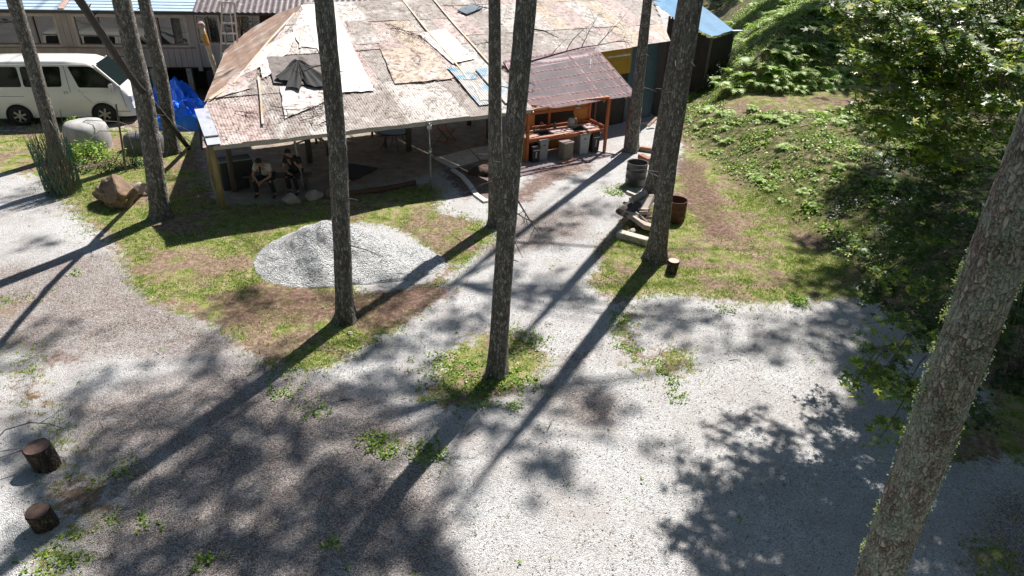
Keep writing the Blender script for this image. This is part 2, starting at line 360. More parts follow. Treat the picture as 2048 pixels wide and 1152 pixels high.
# ------------------------------------------------------------------ grass and weeds
grassM = leafmat('grass_blade', [(0, (.07, .15, .02)), (.3, (.17, .29, .04)), (.52, (.34, .42, .09)), (.74, (.5, .47, .2)), (1, (.62, .5, .32))], .3)
weedM = leafmat('weed_leaf', [(0, (.04, .11, .012)), (.35, (.13, .26, .025)), (.75, (.3, .44, .06)), (1, (.48, .5, .15))], .3)
def scatter(n, box, wfun):
    x = rng.uniform(box[0], box[1], n); y = rng.uniform(box[2], box[3], n); k = rng.random(n) < wfun(x, y); return x[k], y[k]
def patchy(x, y, s=1.3, o=0.):
    return .5+.5*np.sin(x*s*1.7+1.3*np.sin(y*s+o))*np.cos(y*s*1.3+1.1*np.sin(x*s*2.1+o))
def GYOK(x, y): return np.where(lookup(mg, x, y) > .02, 1., .12)
def grass():
    out = []
    for box, n in (((-9, 9, 2.6, 12), 60000), ((-14, 10, 12, 20), 90000), ((-22, 14, 20, 30), 30000)):
        x, y = scatter(n, box, lambda x, y: (.03+.97*np.clip((lookup(mg, x, y)-.15)*1.5, 0, 1)*np.clip(1.55-2.2*lookup(BARE, x, y)+.2, .04, 1))*(GYOK(x, y))*(1-.8*lookup(md, x, y))*(1-lookup(mc, x, y))*(1-.5*lookup(pathm, x, y)))
        out.append(np.stack([x, y], 1))
    P = np.concatenate(out); n = len(P); K = 4
    P = np.repeat(P, K, 0)+rng.normal(size=(n*K, 2))*.025; z = hill(P[:, 0], P[:, 1])+.005
    B = np.stack([P[:, 0], P[:, 1], z], 1); h = rng.uniform(.02, .06, n*K)*(1+.5*(rng.random(n*K) < .08)); th = rng.uniform(0, 6.28, n*K)
    wd = rng.uniform(.005, .011, n*K); side = np.stack([np.cos(th), np.sin(th), np.zeros_like(th)], 1)*wd[:, None]
    lean = rng.normal(size=(n*K, 2))*.6; tip = B+np.stack([lean[:, 0]*h, lean[:, 1]*h, h], 1)
    V = np.stack([B-side, B+side, tip], 1).reshape(-1, 3)
    tag(npmesh('grass', V, 3, grassM), 'short patchy grass around the gravel and on the bank', 'grass', kind='stuff')
grass()
def weeds():
    out = []
    x, y = scatter(9000, (-9, 9, 2.6, 16), lambda x, y: (.012+.45*np.clip(lookup(mg, x, y)-.3, 0, 1)*(patchy(x, y, .9, 2) > .6))*(1-lookup(mc, x, y)))
    out.append((x, y, .045))
    # bank vegetation, denser
    x, y = scatter(46000, (2, 24, 4, 52), lambda x, y: lookup(bankm, x, y)*np.clip(3.2*lookup(BARE, x, y)-1.05+.5*(lookup(DU, x, y) > 0), .03, 1))
    out.append((x, y, .1))
    spots = [(760, 888, 60, .3), (630, 820, 20, .25), (560, 785, 20, .2), (1350, 795, 12, .15), (1345, 760, 14, .2), (1320, 735, 12, .2), (1450, 620, 16, .2), (250, 945, 16, .2), (220, 1045, 12, .15), (120, 1130, 50, .35), (860, 905, 40, .25), (1245, 640, 25, .2), (1255, 700, 30, .3), (1600, 605, 30, .25), (900, 730, 90, .5), (1040, 690, 120, .45), (940, 770, 120, .6), (1015, 760, 90, .4), (150, 550, 10, .15), (700, 690, 30, .4), (560, 740, 20, .4), (300, 1050, 10, .2), (415, 1120, 14, .15), (670, 1090, 10, .2), (1030, 815, 12, .12), (1600, 600, 30, .2), (1225, 385, 60, .3), (1250, 375, 40, .3), (1740, 700, 30, .3)]
    for (a, b, n, r) in spots:
        c = at(a, b); x = c[0]+rng.normal(size=n)*r*.6; y = c[1]+rng.normal(size=n)*r*.6; out.append((x, y, .05))
    VV = []
    for x, y, s in out:
        n = len(x); K = 7; X = np.repeat(x, K)+rng.normal(size=n*K)*s*.7; Y = np.repeat(y, K)+rng.normal(size=n*K)*s*.7
        zz = hill(X, Y)+rng.uniform(.01, 1, n*K)*s*1.1
        N = np.stack([rng.normal(size=n*K)*.6, rng.normal(size=n*K)*.6, np.ones(n*K)], 1)
        VV.append(cards(np.stack([X, Y, zz], 1), N, rng.uniform(.5, 1.1, n*K)*s, LEAF*np.array([1, 1.5])))
    tag(npmesh('weeds', np.concatenate(VV), 6, weedM), 'low leafy weeds growing through gravel and over the bank', 'weeds', kind='stuff')
weeds()

def litter():
    n = 30000; x = rng.uniform(-9, 9, n); y = rng.uniform(3, 17, n); k = rng.random(n) < np.clip(lookup(BARE, x, y)*1.6-.45, .08, 1)*(1-lookup(mc, x, y)*.5); x, y = x[k], y[k]; n = len(x)
    N = np.stack([rng.normal(size=n)*.2, rng.normal(size=n)*.2, np.ones(n)], 1); P = np.stack([x, y, lookup(Z, x, y)+.014], 1)
    tag(npmesh('fallen_needles', cards(P, N, rng.uniform(.008, .03, n), np.array([(-1, -.16), (1, -.12), (1.1, .12), (-.9, .16)])), 4, leafmat('ground_litter', [(0, (.05, .03, .022)), (.7, (.16, .09, .06)), (1, (.34, .24, .17))], 0)), 'brown larch needles and bark crumbs lying over the yard', 'litter', kind='stuff')
litter()
# loose stones lying on the gravel
def pebbles():
    x, y = scatter(16000, (-8, 8, 3.5, 13), lambda x, y: 1-np.clip(lookup(mg, x, y), 0, .95)); n = len(x)
    s = rng.uniform(.006, .017, n); t = np.array([(1, 0, 0), (.1, .9, 0), (-.95, .2, 0), (0, -.9, 0), (0, 0, .7)])
    F = [(0, 1, 4), (1, 2, 4), (2, 3, 4), (3, 0, 4)]; th = rng.uniform(0, 6.28, n); c, sn = np.cos(th), np.sin(th)
    tt = t[None]*(1+rng.normal(size=(n, 5, 3))*.25); X = tt[..., 0]*c[:, None]-tt[..., 1]*sn[:, None]; Y = tt[..., 0]*sn[:, None]+tt[..., 1]*c[:, None]
    zz = lookup(Z, x, y); P = np.stack([x[:, None]+X*s[:, None], y[:, None]+Y*s[:, None], zz[:, None]+tt[..., 2]*s[:, None]+.004], -1)
    V = np.concatenate([P[:, f, :] for f in F], 0).reshape(-1, 3)
    m, tr, b = newmat('loose_stone'); g = nd(tr, 'ShaderNodeNewGeometry')
    n_ = vor(tr, coords(tr), 30, 'Color'); sc = nd(tr, 'ShaderNodeSeparateColor'); tr.links.new(n_, sc.inputs[0])
    tr.links.new(rampn(tr, sc.outputs[0], [(0, (.12, .11, .11)), (.5, (.38, .37, .36)), (1, (.6, .59, .57))]), b.inputs['Base Color']); b.inputs['Roughness'].default_value = .9
    tag(npmesh('loose_gravel', V, 3, m), 'loose crushed stones scattered over the gravel yard', 'gravel', kind='stuff')
pebbles()

# ------------------------------------------------------------------ gravel pile
def pile():
    c = at(668, 520); nr, na = 70, 200; P = []
    for j in range(nr):
        r = j/(nr-1)
        for i in range(na):
            a = 2*math.pi*i/na; ex = 1.8 + 1.0*max(0, math.cos(a))**2; ey = 1.6
            k = 1+.12*mnoise.noise(Vector((math.cos(a)*1.3, math.sin(a)*1.3, 4)))+.07*mnoise.noise(Vector((math.cos(a)*5, math.sin(a)*5, 2)))
            x = c[0]-.15+math.cos(a)*ex*r*k; y = c[1]+math.sin(a)*ey*r*k
            d1 = math.sqrt(((x-c[0]+.22)/1.75)**2+((y-c[1]-.15)/1.6)**2+.012)-.03; h = .96*max(0, 1-d1)**1.05
            d2 = math.hypot((x-c[0]-1.25)/1.6, (y-c[1]-.1)/1.35); h = max(h, .0)+.22*max(0, 1-d2*d2)
            h -= .1*math.exp(-((x-c[0]-.35)**2+(y-c[1]+.5)**2)*6)
            h = h*.96+.09*mnoise.noise(Vector((x*1.9, y*1.9, 0)))*min(1, h*4)+.04*mnoise.noise(Vector((x*5, y*5, 0)))*min(1, h*5)+.02+.018*mnoise.noise(Vector((x*11, y*11, 0)))
            P.append((x, y, h+.05*(1-r)-.02-.12*max(0, r-.93)/.07))
    m = MB(); m.v = P; m.f = [(j*na+i, j*na+(i+1) % na, (j+1)*na+(i+1) % na, (j+1)*na+i) for j in range(nr-1) for i in range(na)]; m.m = [0]*len(m.f)
    mt, t, b = newmat('pile_gravel'); v = coords(t)
    cell = vor(t, v, 40, 'Color'); sc = nd(t, 'ShaderNodeSeparateColor'); t.links.new(cell, sc.inputs[0]); dd = vor(t, v, 40)
    t.links.new(rampn(t, sc.outputs[0], [(.05, (.25, .25, .25)), (.3, (.62, .62, .62)), (.95, (.86, .86, .85))]), b.inputs['Base Color'])
    b.inputs['Roughness'].default_value = .95
    hh = mth(t, 'ADD', mth(t, 'MULTIPLY', dd, -1.), mth(t, 'MULTIPLY', noi(t, v, 14, 6, .8), 1.5)); bump(t, b, hh, 1., .07)
    o = obj('gravel_pile', m, mt, smooth=True); tag(o, 'heap of pale crushed gravel dumped on the grass beside a trunk', 'gravel pile')
pile()

# ------------------------------------------------------------------ trees
def bark_mat(name, c1, c2, lich=.25, s=1.):
    m, t, b = newmat(name); v0 = coords(t); wv = nd(t, 'ShaderNodeVectorMath', operation='ADD'); nz = nd(t, 'ShaderNodeTexNoise'); nz.inputs['Scale'].default_value = 14*s; t.links.new(v0, nz.inputs['Vector'])
    sc_ = nd(t, 'ShaderNodeVectorMath', operation='SCALE'); sc_.inputs['Scale'].default_value = .05/s; t.links.new(nz.outputs[1], sc_.inputs[0]); t.links.new(v0, wv.inputs[0]); t.links.new(sc_.outputs[0], wv.inputs[1])
    mp = nd(t, 'ShaderNodeMapping'); mp.inputs['Scale'].default_value = (1, 1, .34); t.links.new(wv.outputs[0], mp.inputs[0]); v = mp.outputs[0]
    e = vor(t, v, 30*s, 'Distance', 'DISTANCE_TO_EDGE'); cell = vor(t, v, 30*s, 'Color'); cs = nd(t, 'ShaderNodeSeparateColor'); t.links.new(cell, cs.inputs[0])
    n = noi(t, v0, 60*s, 8, .75)
    tone = mth(t, 'ADD', mth(t, 'MULTIPLY', cs.outputs[0], .55), mth(t, 'MULTIPLY', n, .6))
    col = rampn(t, tone, [(.25, tuple(x*.6 for x in c2)), (.5, c2), (.75, c1), (.95, tuple(min(.6, x*1.5) for x in c1))])
    col = mixc(t, rampn(t, e, [(0., .85), (.14, 0)]), col, tuple(x*.35 for x in c2))
    rd = noi(t, v0, 4*s, 5, .7); col = mixc(t, rampn(t, rd, [(.52, 0), (.7, .5)]), col, (.12, .065, .05))
    big = noi(t, v0, 3.0*s, 6, .7); fine = noi(t, v0, 34*s, 6, .8); lf = mth(t, 'ADD', big, mth(t, 'MULTIPLY', mth(t, 'SUBTRACT', fine, .5), 1.1))
    col = mixc(t, rampn(t, lf, [(.66-lich*.22, 0), (.72-lich*.22, .85)]), col, (.2, .22, .18) if lich < .5 else (.36, .42, .36))
    t.links.new(col, b.inputs['Base Color']); b.inputs['Roughness'].default_value = .95
    hh = mth(t, 'ADD', rampn(t, e, [(0., 0), (.25, 1)]), mth(t, 'MULTIPLY', n, .8)); bump(t, b, hh, 1., .03); MATS[name] = m; return m
bark = bark_mat('larch_bark', (.42, .385, .345), (.2, .18, .16), .35)
barkN = bark_mat('lichen_bark', (.5, .42, .36), (.25, .2, .17), .8)
deadM = simple('dead_branch', (.17, .15, .13), (.05, .045, .04), 14, .9, .5)
needleM = leafmat('larch_needles', [(0, (.03, .07, .015)), (.6, (.06, .12, .02)), (1, (.1, .17, .03))], .25)
TREES = {}
def trunk_pts(base, tops, H):
    """base point, upper points along the trunk seen; the stem goes on straight to height H"""
    pts = [Vector(base)]+[Vector(p) for p in tops]
    d = (pts[-1]-pts[0]); d.normalize(); last = pts[-1]
    k = (H-last.z)/d.z; pts.append(last+d*k*.5); pts.append(last+d*k); return pts
def resample(pts, step):
    out = [pts[0]]
    for a, b in zip(pts[:-1], pts[1:]):
        n = max(1, int((b-a).length/step)); out += [a.lerp(b, i/n) for i in range(1, n+1)]
    return out
def tree(key, base_px, top_px, r_base, r_top, label, mids=(), H=22, flare=.35, mat=None, seed=0, sides=18, base=None, step=.18, wob=.03, stubs=8, group='larch trunks around the yard'):
    b = at(*base_px) if base is None else np.array(base, float)
    tops = [over(px, py, b) for px, py in list(mids)+[top_px]]
    b3 = (b[0], b[1], hz(b[0], b[1])-.12); pts = trunk_pts(b3, tops, H); zt = tops[-1][2]
    t = thing('larch_tree', label, 'tree', (b[0], b[1], hz(b[0], b[1])), 0, group); m = MB()
    sp = resample([p for p in pts if p.z <= zt+.01], step)+resample([p for p in pts if p.z > zt-.01], .8)[1:]
    vs = []; n = sides
    for i, p in enumerate(sp):
        h = p.z-b3[2]; fr = min(1, h/max(.1, zt-b3[2])); r = r_base+(r_top-r_base)*fr
        if p.z > zt: r = r_top*max(.12, 1-(p.z-zt)/(H-zt)*.9)
        fl = flare*(1.1*math.exp(-h/.2)+.35*math.exp(-h/.6))
        for k in range(n):
            a = 2*math.pi*k/n
            rr = r*(1+fl*(1+.7*math.sin(a*4+seed)+.4*math.sin(a*7+seed*2)))*(1+wob*2*mnoise.noise(Vector((math.cos(a)*1.5+seed*5, math.sin(a)*1.5, p.z*1.2))))
            rr += r*.05*mnoise.noise(Vector((math.cos(a)*6, math.sin(a)*6+seed, p.z*5)))
            vs.append((p.x+math.cos(a)*rr, p.y+math.sin(a)*rr, p.z))
    m.v = vs; m.f = [(i*n+k, i*n+(k+1) % n, (i+1)*n+(k+1) % n, (i+1)*n+k) for i in range(len(sp)-1) for k in range(n)]+[tuple((len(sp)-1)*n+k for k in range(n))]; m.m = [0]*len(m.f)
    obj('trunk', m, mat or bark, t, True, True)
    rr = random.Random(seed*13+5)
    for _ in range(stubs):
        k = rr.randrange(3, max(4, len([p for p in sp if p.z < zt+1])-1)); p = sp[k]; a = rr.uniform(0, 6.28); L = rr.uniform(.08, .3) if rr.random() < .8 else rr.uniform(.5, 1.1)
        rad = r_base*.85; d = Vector((math.cos(a), math.sin(a), rr.uniform(-.3, .2)))
        q = MB(); p0 = p+d*rad*.8; q.tube([p0, p0+d*L*.5, p0+d*L+Vector((0, 0, -.08*L))], [.014, .009, .004], 5); obj('branch', q, deadM, t, True)
    TREES[key] = dict(o=t, pts=pts, blobs=[]); return t
def twiggy(parent, p, d, L, r, rr, depth=0):
    m = MB()
    def go(p, d, L, r, dep):
        pts = [Vector(p)]; dd = Vector(d).normalized(); n = 7
        for i in range(n):
            dd = (dd+Vector((rr.uniform(-.16, .16), rr.uniform(-.16, .16), rr.uniform(-.14, .1)))).normalized(); pts.append(pts[-1]+dd*L/n)
        m.tube(pts, [r*(1-.85*i/n) for i in range(n+1)], 5)
        if dep < 2:
            for i in range(2, n):
                if rr.random() < .85:
                    side = dd.cross(Vector((rr.uniform(-1, 1), rr.uniform(-1, 1), rr.uniform(-1, 1)))).normalized()
                    go(pts[i], (dd*.6+side).normalized(), L*rr.uniform(.25, .5), r*.45, dep+1)
    go(p, d, L, r, depth); return m

tree('T1', (118, 318), (28, 0), .21, .19, 'leaning trunk in front of the white van rising from the net wrapped brushwood', mids=[(72, 150)], seed=1)
tree('T2', (322, 436), (243, 0), .24, .2, 'tall trunk standing behind the big brown boulder at the left edge of pavilion shadow', mids=[(289, 200)], seed=2)
tree('T3', (346, 306), (288, 0), .225, .175, 'slim trunk beside the blue tarpaulins, second behind the boulder', mids=[(322, 150)], seed=3)
tree('T4', (690, 640), (648, 0), .18, .155, 'dark straight trunk rising at the edge of the gravel pile in front of the pavilion', mids=[(676, 300)], seed=4, sides=22, stubs=14, flare=.45)
tree('T5', (992, 450), (989, 0), .2, .14, 'trunk just behind and left of the central trunk by the pavilion corner', mids=[(990, 220)], seed=5)
tree('T6', (992, 750), (1053, 0), .165, .15, 'central trunk standing on its own round patch of bright green grass', mids=[(1022, 330)], seed=6, sides=22, stubs=14, flare=.4)
tree('T7', (1262, 302), (1295, 0), .235, .15, 'trunk right beside the open sink shelter', mids=[(1280, 140)], seed=7)
tree('T8', (1305, 388), (1368, 0), .25, .17, 'rear trunk of the overlapping pair by the steel drum', mids=[(1332, 220)], H=15, seed=8)
tree('T9', (1311, 520), (1390, 0), .215, .165, 'front trunk of the overlapping pair with a sawn log at its foot', mids=[(1346, 270)], H=13, seed=9, sides=22, flare=.5)
# close lichen-covered tree on the right
d10 = ray(1757, 1152); d10 = d10/(d10@fw); q10 = CC+d10*7.0
tree('T10', None, (2024, 440), .205, .19, 'close leaning trunk covered in pale green lichen along the right edge', base=(q10[0]+.03, q10[1]-.05, 0), mids=[(1757, 1152), (1880, 820)], seed=10, sides=64, mat=barkN, step=.035, wob=.05, stubs=0, H=19)

def t10_moss():
    T = TREES['T10']; pts = T['pts']; VV = []
    P = []; N = []
    for i in range(9000):
        t = rng.random(); k = rng.random()
        a, b = (pts[1], pts[2]) if k < .5 else (pts[2], pts[3]); p = np.array(a.lerp(b, t)); th = rng.uniform(0, 6.28)
        nz = mnoise.noise(Vector((math.cos(th)*1.2, math.sin(th)*1.2, p[2]*1.4)))
        if nz < .12 and rng.random() > .08: continue
        d = np.array([math.cos(th), math.sin(th), 0]); P.append(p+d*(.2+.01)+rng.normal(size=3)*.006); N.append(d+rng.normal(size=3)*.7)
    V = cards(np.array(P), np.array(N), rng.uniform(.004, .013, len(P)), np.array([(1, 0), (.3, .8), (-.8, .5), (-.7, -.6), (.4, -.8)]))
    o = npmesh('lichen', V, 5, leafmat('lichen_tuft', [(0, (.14, .17, .13)), (.6, (.24, .28, .22)), (1, (.3, .32, .24))], .2), T['o'])
    # mossy edge tufts
    P = []; N = []
    for i in range(46):
        t = rng.random(); seg = rng.random() < .5; a, b = (pts[1], pts[2]) if seg else (pts[2], pts[3]); p = np.array(a.lerp(b, t))
        th = rng.choice([math.pi+.1, math.pi*.85, .1, -.2]); c = p+np.array([math.cos(th), math.sin(th), 0])*.215
        for _ in range(26): P.append(c+rng.normal(size=3)*np.array([.012, .012, .03])); N.append(rng.normal(size=3))
    V = cards(np.array(P), np.array(N), rng.uniform(.008, .02, len(P)), LEAF*np.array([1, 1.4]))
    npmesh('moss', V, 6, leafmat('moss_tuft', [(0, (.25, .3, .08)), (1, (.5, .52, .26))], .3), T['o'])
t10_moss()

# long dead twiggy side branches visible on the trunks
rr = random.Random(4)
for key, px, py, dv, L in (('T6', 1040, 130, (1, .2, .35), 1.6), ('T6', 1035, 400, (.5, -.3, -.9), .9), ('T5', 988, 20, (-1, 0, .2), .6), ('T5', 988, 170, (1, 0, -.05), 1.1), ('T5', 988, 85, (-1, -.3, 0), .5), ('T6', 1022, 420, (.9, -.2, -.5), .5), ('T4', 660, 130, (-.9, -.4, .1), .6), ('T2', 300, 190, (.4, -.5, .2), .5)):
    T = TREES[key]; b = T['pts'][0]; p = over(px, py, b); m = twiggy(None, p, dv, L, .016, rr); obj('branch', m, deadM, T['o'], True)

# dead leaning pole-tree with a hooked root end in front of the van
def aty(px, py, Y): d = ray(px, py); return CC+d*(Y/d[1])
_a, p1, p2 = aty(352, 262, 20.3), aty(258, 150, 15.4), aty(152, -10, 11.2); _g = _a+(_a-p1)/np.linalg.norm(_a-p1)*.1; dp0 = _g+(_g-p1)*(_g[2]/(p1[2]-_g[2])); dp0[2] = 0
dtree = thing('dead_tree', 'thin black dead trunk leaning across in front of two larches beside the white van', 'dead tree', dp0)
dm = MB()
dd = Vector(p2)-Vector(p1); path = [Vector(dp0)-Vector((0, 0, .1)), Vector(dp0).lerp(Vector(p1), .4), Vector(p1), Vector(p2), Vector(p2)+dd*.12]
dm.tube(resample(path, .3), [.085*(1-.3*i/60) for i in range(len(resample(path, .3)))], 9, jit=.12)
for k in range(14):
    a = random.uniform(.1, .95); q = Vector(p1).lerp(Vector(p2), a) if k % 2 else Vector(dp0).lerp(Vector(p1), a); v_ = Vector((random.uniform(-1, 1), random.uniform(-1, 1), random.uniform(-.2, .6)))
    dm.tube([q, q+v_*.2], [.02, .006], 5)
obj('trunk', dm, simple('black_bark', (.035, .03, .028), (.012, .011, .01), 12, .9, .6), dtree, True)
for dv, L in (((-.5, -.5, .1), .9), ((.5, -.6, -.2), 1.0), ((-.9, -.2, .3), .8)):
    obj('branch', twiggy(None, Vector(dp0)+Vector((-.05, -.05, .35)), dv, L, .02, rr), deadM, dtree, True)

# crowns: clumps of needles on limbs, unseen above the yard, placed to cast patches of shade
def crown_at(px, py, h, rad, n, key=None, sz=.11, squash=.55):
    h = h*1.3; n = int(n*(1.25 if n < 500 else 1.5)); sz = sz*.92
    g = at(px, py); c = g+SUN*(h/SUN[2])
    if key is None: key = min(TREES, key=lambda k: math.hypot(TREES[k]['pts'][-2].x-c[0], TREES[k]['pts'][-2].y-c[1]))
    TREES[key]['blobs'].append((c, rad, n, sz, squash))
# trees added around the view to shade it and cut sky light
def offtree(key, x, y, label, H=18):
    z = hz(x, y); t = thing('larch_tree', label, 'tree', (x, y, z), 0, 'larch trunks around the yard'); pts = [Vector((x, y, z-.1)), Vector((x, y, H*.5)), Vector((x, y, H))]
    m = MB(); m.tube(resample(pts, .8), [.22-.17*i/(len(resample(pts, .8))) for i in range(len(resample(pts, .8)))], 12); obj('trunk', m, bark, t, True, True)
    TREES[key] = dict(o=t, pts=pts+[pts[-1]], blobs=[])
SH = [(200, 900, 13, 1.1, 330), (330, 850, 12, 1.0, 300), (450, 930, 14, 1.1, 380), (600, 860, 12, .8, 220), (560, 1000, 13, 1.0, 330), (700, 1010, 14, .9, 280),
      (400, 1060, 12, 1.0, 360), (700, 1130, 13, .9, 320), (830, 1110, 12, .6, 160), (300, 1130, 12, .8, 260), (520, 1130, 12, .7, 260), (640, 930, 15, .8, 200), (130, 830, 13, .9, 200),
      (60, 690, 13, .9, 260), (20, 400, 12, 1.4, 260), (60, 500, 13, .7, 90), (500, 610, 12, .8, 190), (400, 720, 13, .8, 200), (560, 730, 12, .7, 180), (260, 760, 14, .7, 110), (480, 800, 12, .9, 240),
      (790, 590, 13, .8, 220), (830, 690, 12, .8, 200), (920, 640, 13, .7, 170), (1090, 570, 12, .8, 220), (1150, 600, 13, .6, 150), (1230, 650, 12, .6, 120), (1340, 640, 13, .9, 240), (1410, 650, 12, .6, 130), (1050, 680, 12, .5, 90),
      (1130, 790, 13, .6, 170), (1210, 820, 12, .6, 130), (1080, 910, 12, .55, 150), (1100, 960, 13, .5, 120), (920, 1000, 12, .6, 120), (900, 850, 12, .6, 170), (960, 850, 12, .5, 130), (800, 780, 13, .8, 240), (700, 800, 12, .8, 220), (740, 700, 12, .5, 90),
      (1600, 680, 12, .8, 260), (1700, 700, 12, .9, 320), (1520, 710, 12, .6, 120), (1640, 640, 12, .5, 120), (1090, 470, 12, .9, 210), (1170, 420, 12, .8, 180), (1020, 560, 13, .7, 130), (1150, 360, 13, .8, 160),
      (250, 1000, 13, .9, 260), (380, 960, 13, .9, 260), (640, 1070, 13, .8, 260), (780, 1060, 13, .7, 220), (520, 870, 13, .8, 200), (430, 860, 14, .6, 120), (150, 960, 13, .6, 90), (760, 960, 13, .7, 180), (90, 870, 13, .6, 120), (870, 1140, 13, .6, 200), (1330, 900, 12, .3, 30), (1620, 560, 12, .4, 60), (90, 925, 12, .4, 90), (92, 1045, 12, .35, 80), (1330, 900, 12, .3, 30)]
offtree('OA', 15.5, 15, 'unseen larch beyond the right edge, added to shade the bank'); offtree('OB', 20.5, 21.5, 'unseen larch far right of the bank, added for shade'); offtree('OC', 26, 29, 'unseen larch beyond the ferny slope, added to shade the hillside')  # stems kept out of view, added to carry crowns that shade the right side
for s_ in SH: crown_at(*s_)
# unseen clumps added for dense shade over the right bank, hillside and lower right
for (a, b, h, r_, n) in ((1750, 640, 10, 1.2, 900), (1850, 560, 10, 1.6, 1400), (1950, 650, 9, 1.5, 1500), (1800, 480, 11, 1.2, 900), (1900, 420, 12, 1.8, 1500), (2000, 500, 11, 1.8, 1500), (1900, 760, 9, 1.3, 1400), (2030, 850, 9, 1.2, 1400), (1850, 920, 7, .8, 700), (1780, 850, 9, .8, 700), (1850, 800, 9, 1, 800), (1920, 850, 9, 1, 900), (1980, 980, 8, 1.0, 1200), (2040, 1130, 8, 1.2, 1500), (2060, 1000, 8, 1.2, 1400), (1780, 760, 9, .9, 800), (1700, 560, 10, .9, 500), (1640, 500, 10, .7, 260), (1700, 440, 10, 1., 600), (1780, 270, 12, 1.2, 700), (1850, 700, 9, 1.2, 1200), (2048, 720, 9, 1.4, 1400), (1800, 330, 13, 1.6, 1100), (1950, 300, 13, 2.2, 1600), (2048, 380, 12, 2, 1500)):
    crown_at(a, b, h, r_, n, sz=.14)
for (a, b, n) in ((1500, 40, 1100), (1600, 50, 1000), (1700, 30, 1100), (1800, 100, 1100), (1560, 0, 900), (1690, 80, 500), (1440, 30, 900), (1760, 90, 900), (1500, -40, 1000), (1620, -60, 1000)):
    g = on(a, b); c = g+SUN*(12/SUN[2]); TREES['OC']['blobs'].append((c, 2.4, n*2, .26, .5))
# unseen clumps added to shade the ground near the house and van
for (a, b, h, r_, n) in ((150, 160, 12, 1.3, 160), (330, 60, 14, 1.6, 150), (230, 330, 13, .7, 110), (360, 360, 13, .6, 60)): crown_at(a, b, h, r_, n)
for i, (x, y) in enumerate(((-9, -7), (-4, -9), (1, -8), (6, -9), (11, -6), (-14, -4), (15, -2), (-20, 3), (-2, -13), (8, -14))):  # added behind the camera to cut sky light on the trunk fronts
    k = 'B%d' % i; offtree(k, x, y, 'unseen larch behind the viewpoint, added to block sky light', 19)
    for z in (2.5, 5.5, 8.5, 11.5, 14.5, 17): TREES[k]['blobs'].append((np.array([x+rng.normal()*.6, y+rng.normal()*.6, z]), 2.9, 260, .5, .7))
for i, (x, y) in enumerate(((-27, 12), (-26, 20), (19, 8), (22, 16), (-5, 46), (4, 50), (-14, 48), (-24, 42))):  # ring of larches added to close off more of the sky light
    k = 'S%d' % i; offtree(k, x, y, 'larch added around the clearing to block sky light', 19)
    for z in (6, 9, 12, 15, 17.5): TREES[k]['blobs'].append((np.array([x+rng.normal()*.6, y+rng.normal()*.6, z+hz(x, y)]), 3.0, 230, .5, .7))
def build_crowns():
    rr = random.Random(11)
    for key, T in TREES.items():
        if not T['blobs']: continue
        P = []; N = []; S = []; limbs = MB()
        for c, rad, n, sz, sq in T['blobs']:
            ax = min((T['pts'][-1].lerp(T['pts'][-3], f) for f in (0, .2, .4, .6, .8)), key=lambda p: (p-Vector(c)).length)
            mid = (ax+Vector(c))/2+Vector((0, 0, .4)); limbs.tube([ax, mid, Vector(c)], [.06, .035, .012], 5)
            k = max(4, int(n/14)); cent = rng.normal(size=(k, 3))*np.array([rad*.5, rad*.5, rad*sq*.5])
            ids = rng.integers(0, k, n); pts = c+cent[ids]+rng.normal(size=(n, 3))*rad*.16
            P.append(pts); N.append(rng.normal(size=(n, 3))+np.array([0, 0, .8])); S.append(rng.uniform(.7, 1.3, n)*sz)
        cr = npmesh('crown', cards(np.concatenate(P), np.concatenate(N), np.concatenate(S), LEAF*np.array([1.3, 2.2])-np.array([.6, 0])), 6, needleM, T['o'])
        obj('limbs', limbs, deadM, T['o'], True)
build_crowns()

# ------------------------------------------------------------------ Japanese maple on the right: layered sprays of lobed leaves
MAPLE_SCALE = 1.25
mapleM = leafmat('maple_leaf', [(0, (.03, .07, .02)), (.5, (.07, .13, .03)), (.7, (.14, .24, .04)), (.82, (.4, .46, .05)), (1, (.55, .5, .08))], .4, .42)  # yellowest stops put sunlit highlights into the leaf colour
mapleD = leafmat('maple_leaf_shaded', [(0, (.012, .03, .01)), (.7, (.03, .065, .018)), (1, (.06, .11, .03))], .2, .5)  # darker copy of the maple leaf, deep shade put into its colours
mt_ = thing('maple_tree', 'leafy maple with small lobed green leaves spreading in from the upper right', 'tree', (9.6, 10.6, hz(9.6, 10.6)))
mm = MB(); mb0 = Vector((9.6, 10.6, hz(9.6, 10.6)-.1)); mm.tube([mb0, mb0+Vector((-.3, .1, 1.8)), mb0+Vector((-.7, .1, 3.4)), mb0+Vector((-1.2, 0, 5.2)), mb0+Vector((-1.5, -.2, 7.2))], [.16, .13, .11, .07, .03], 10); 
obj('trunk', mm, bark, mt_, True, True)
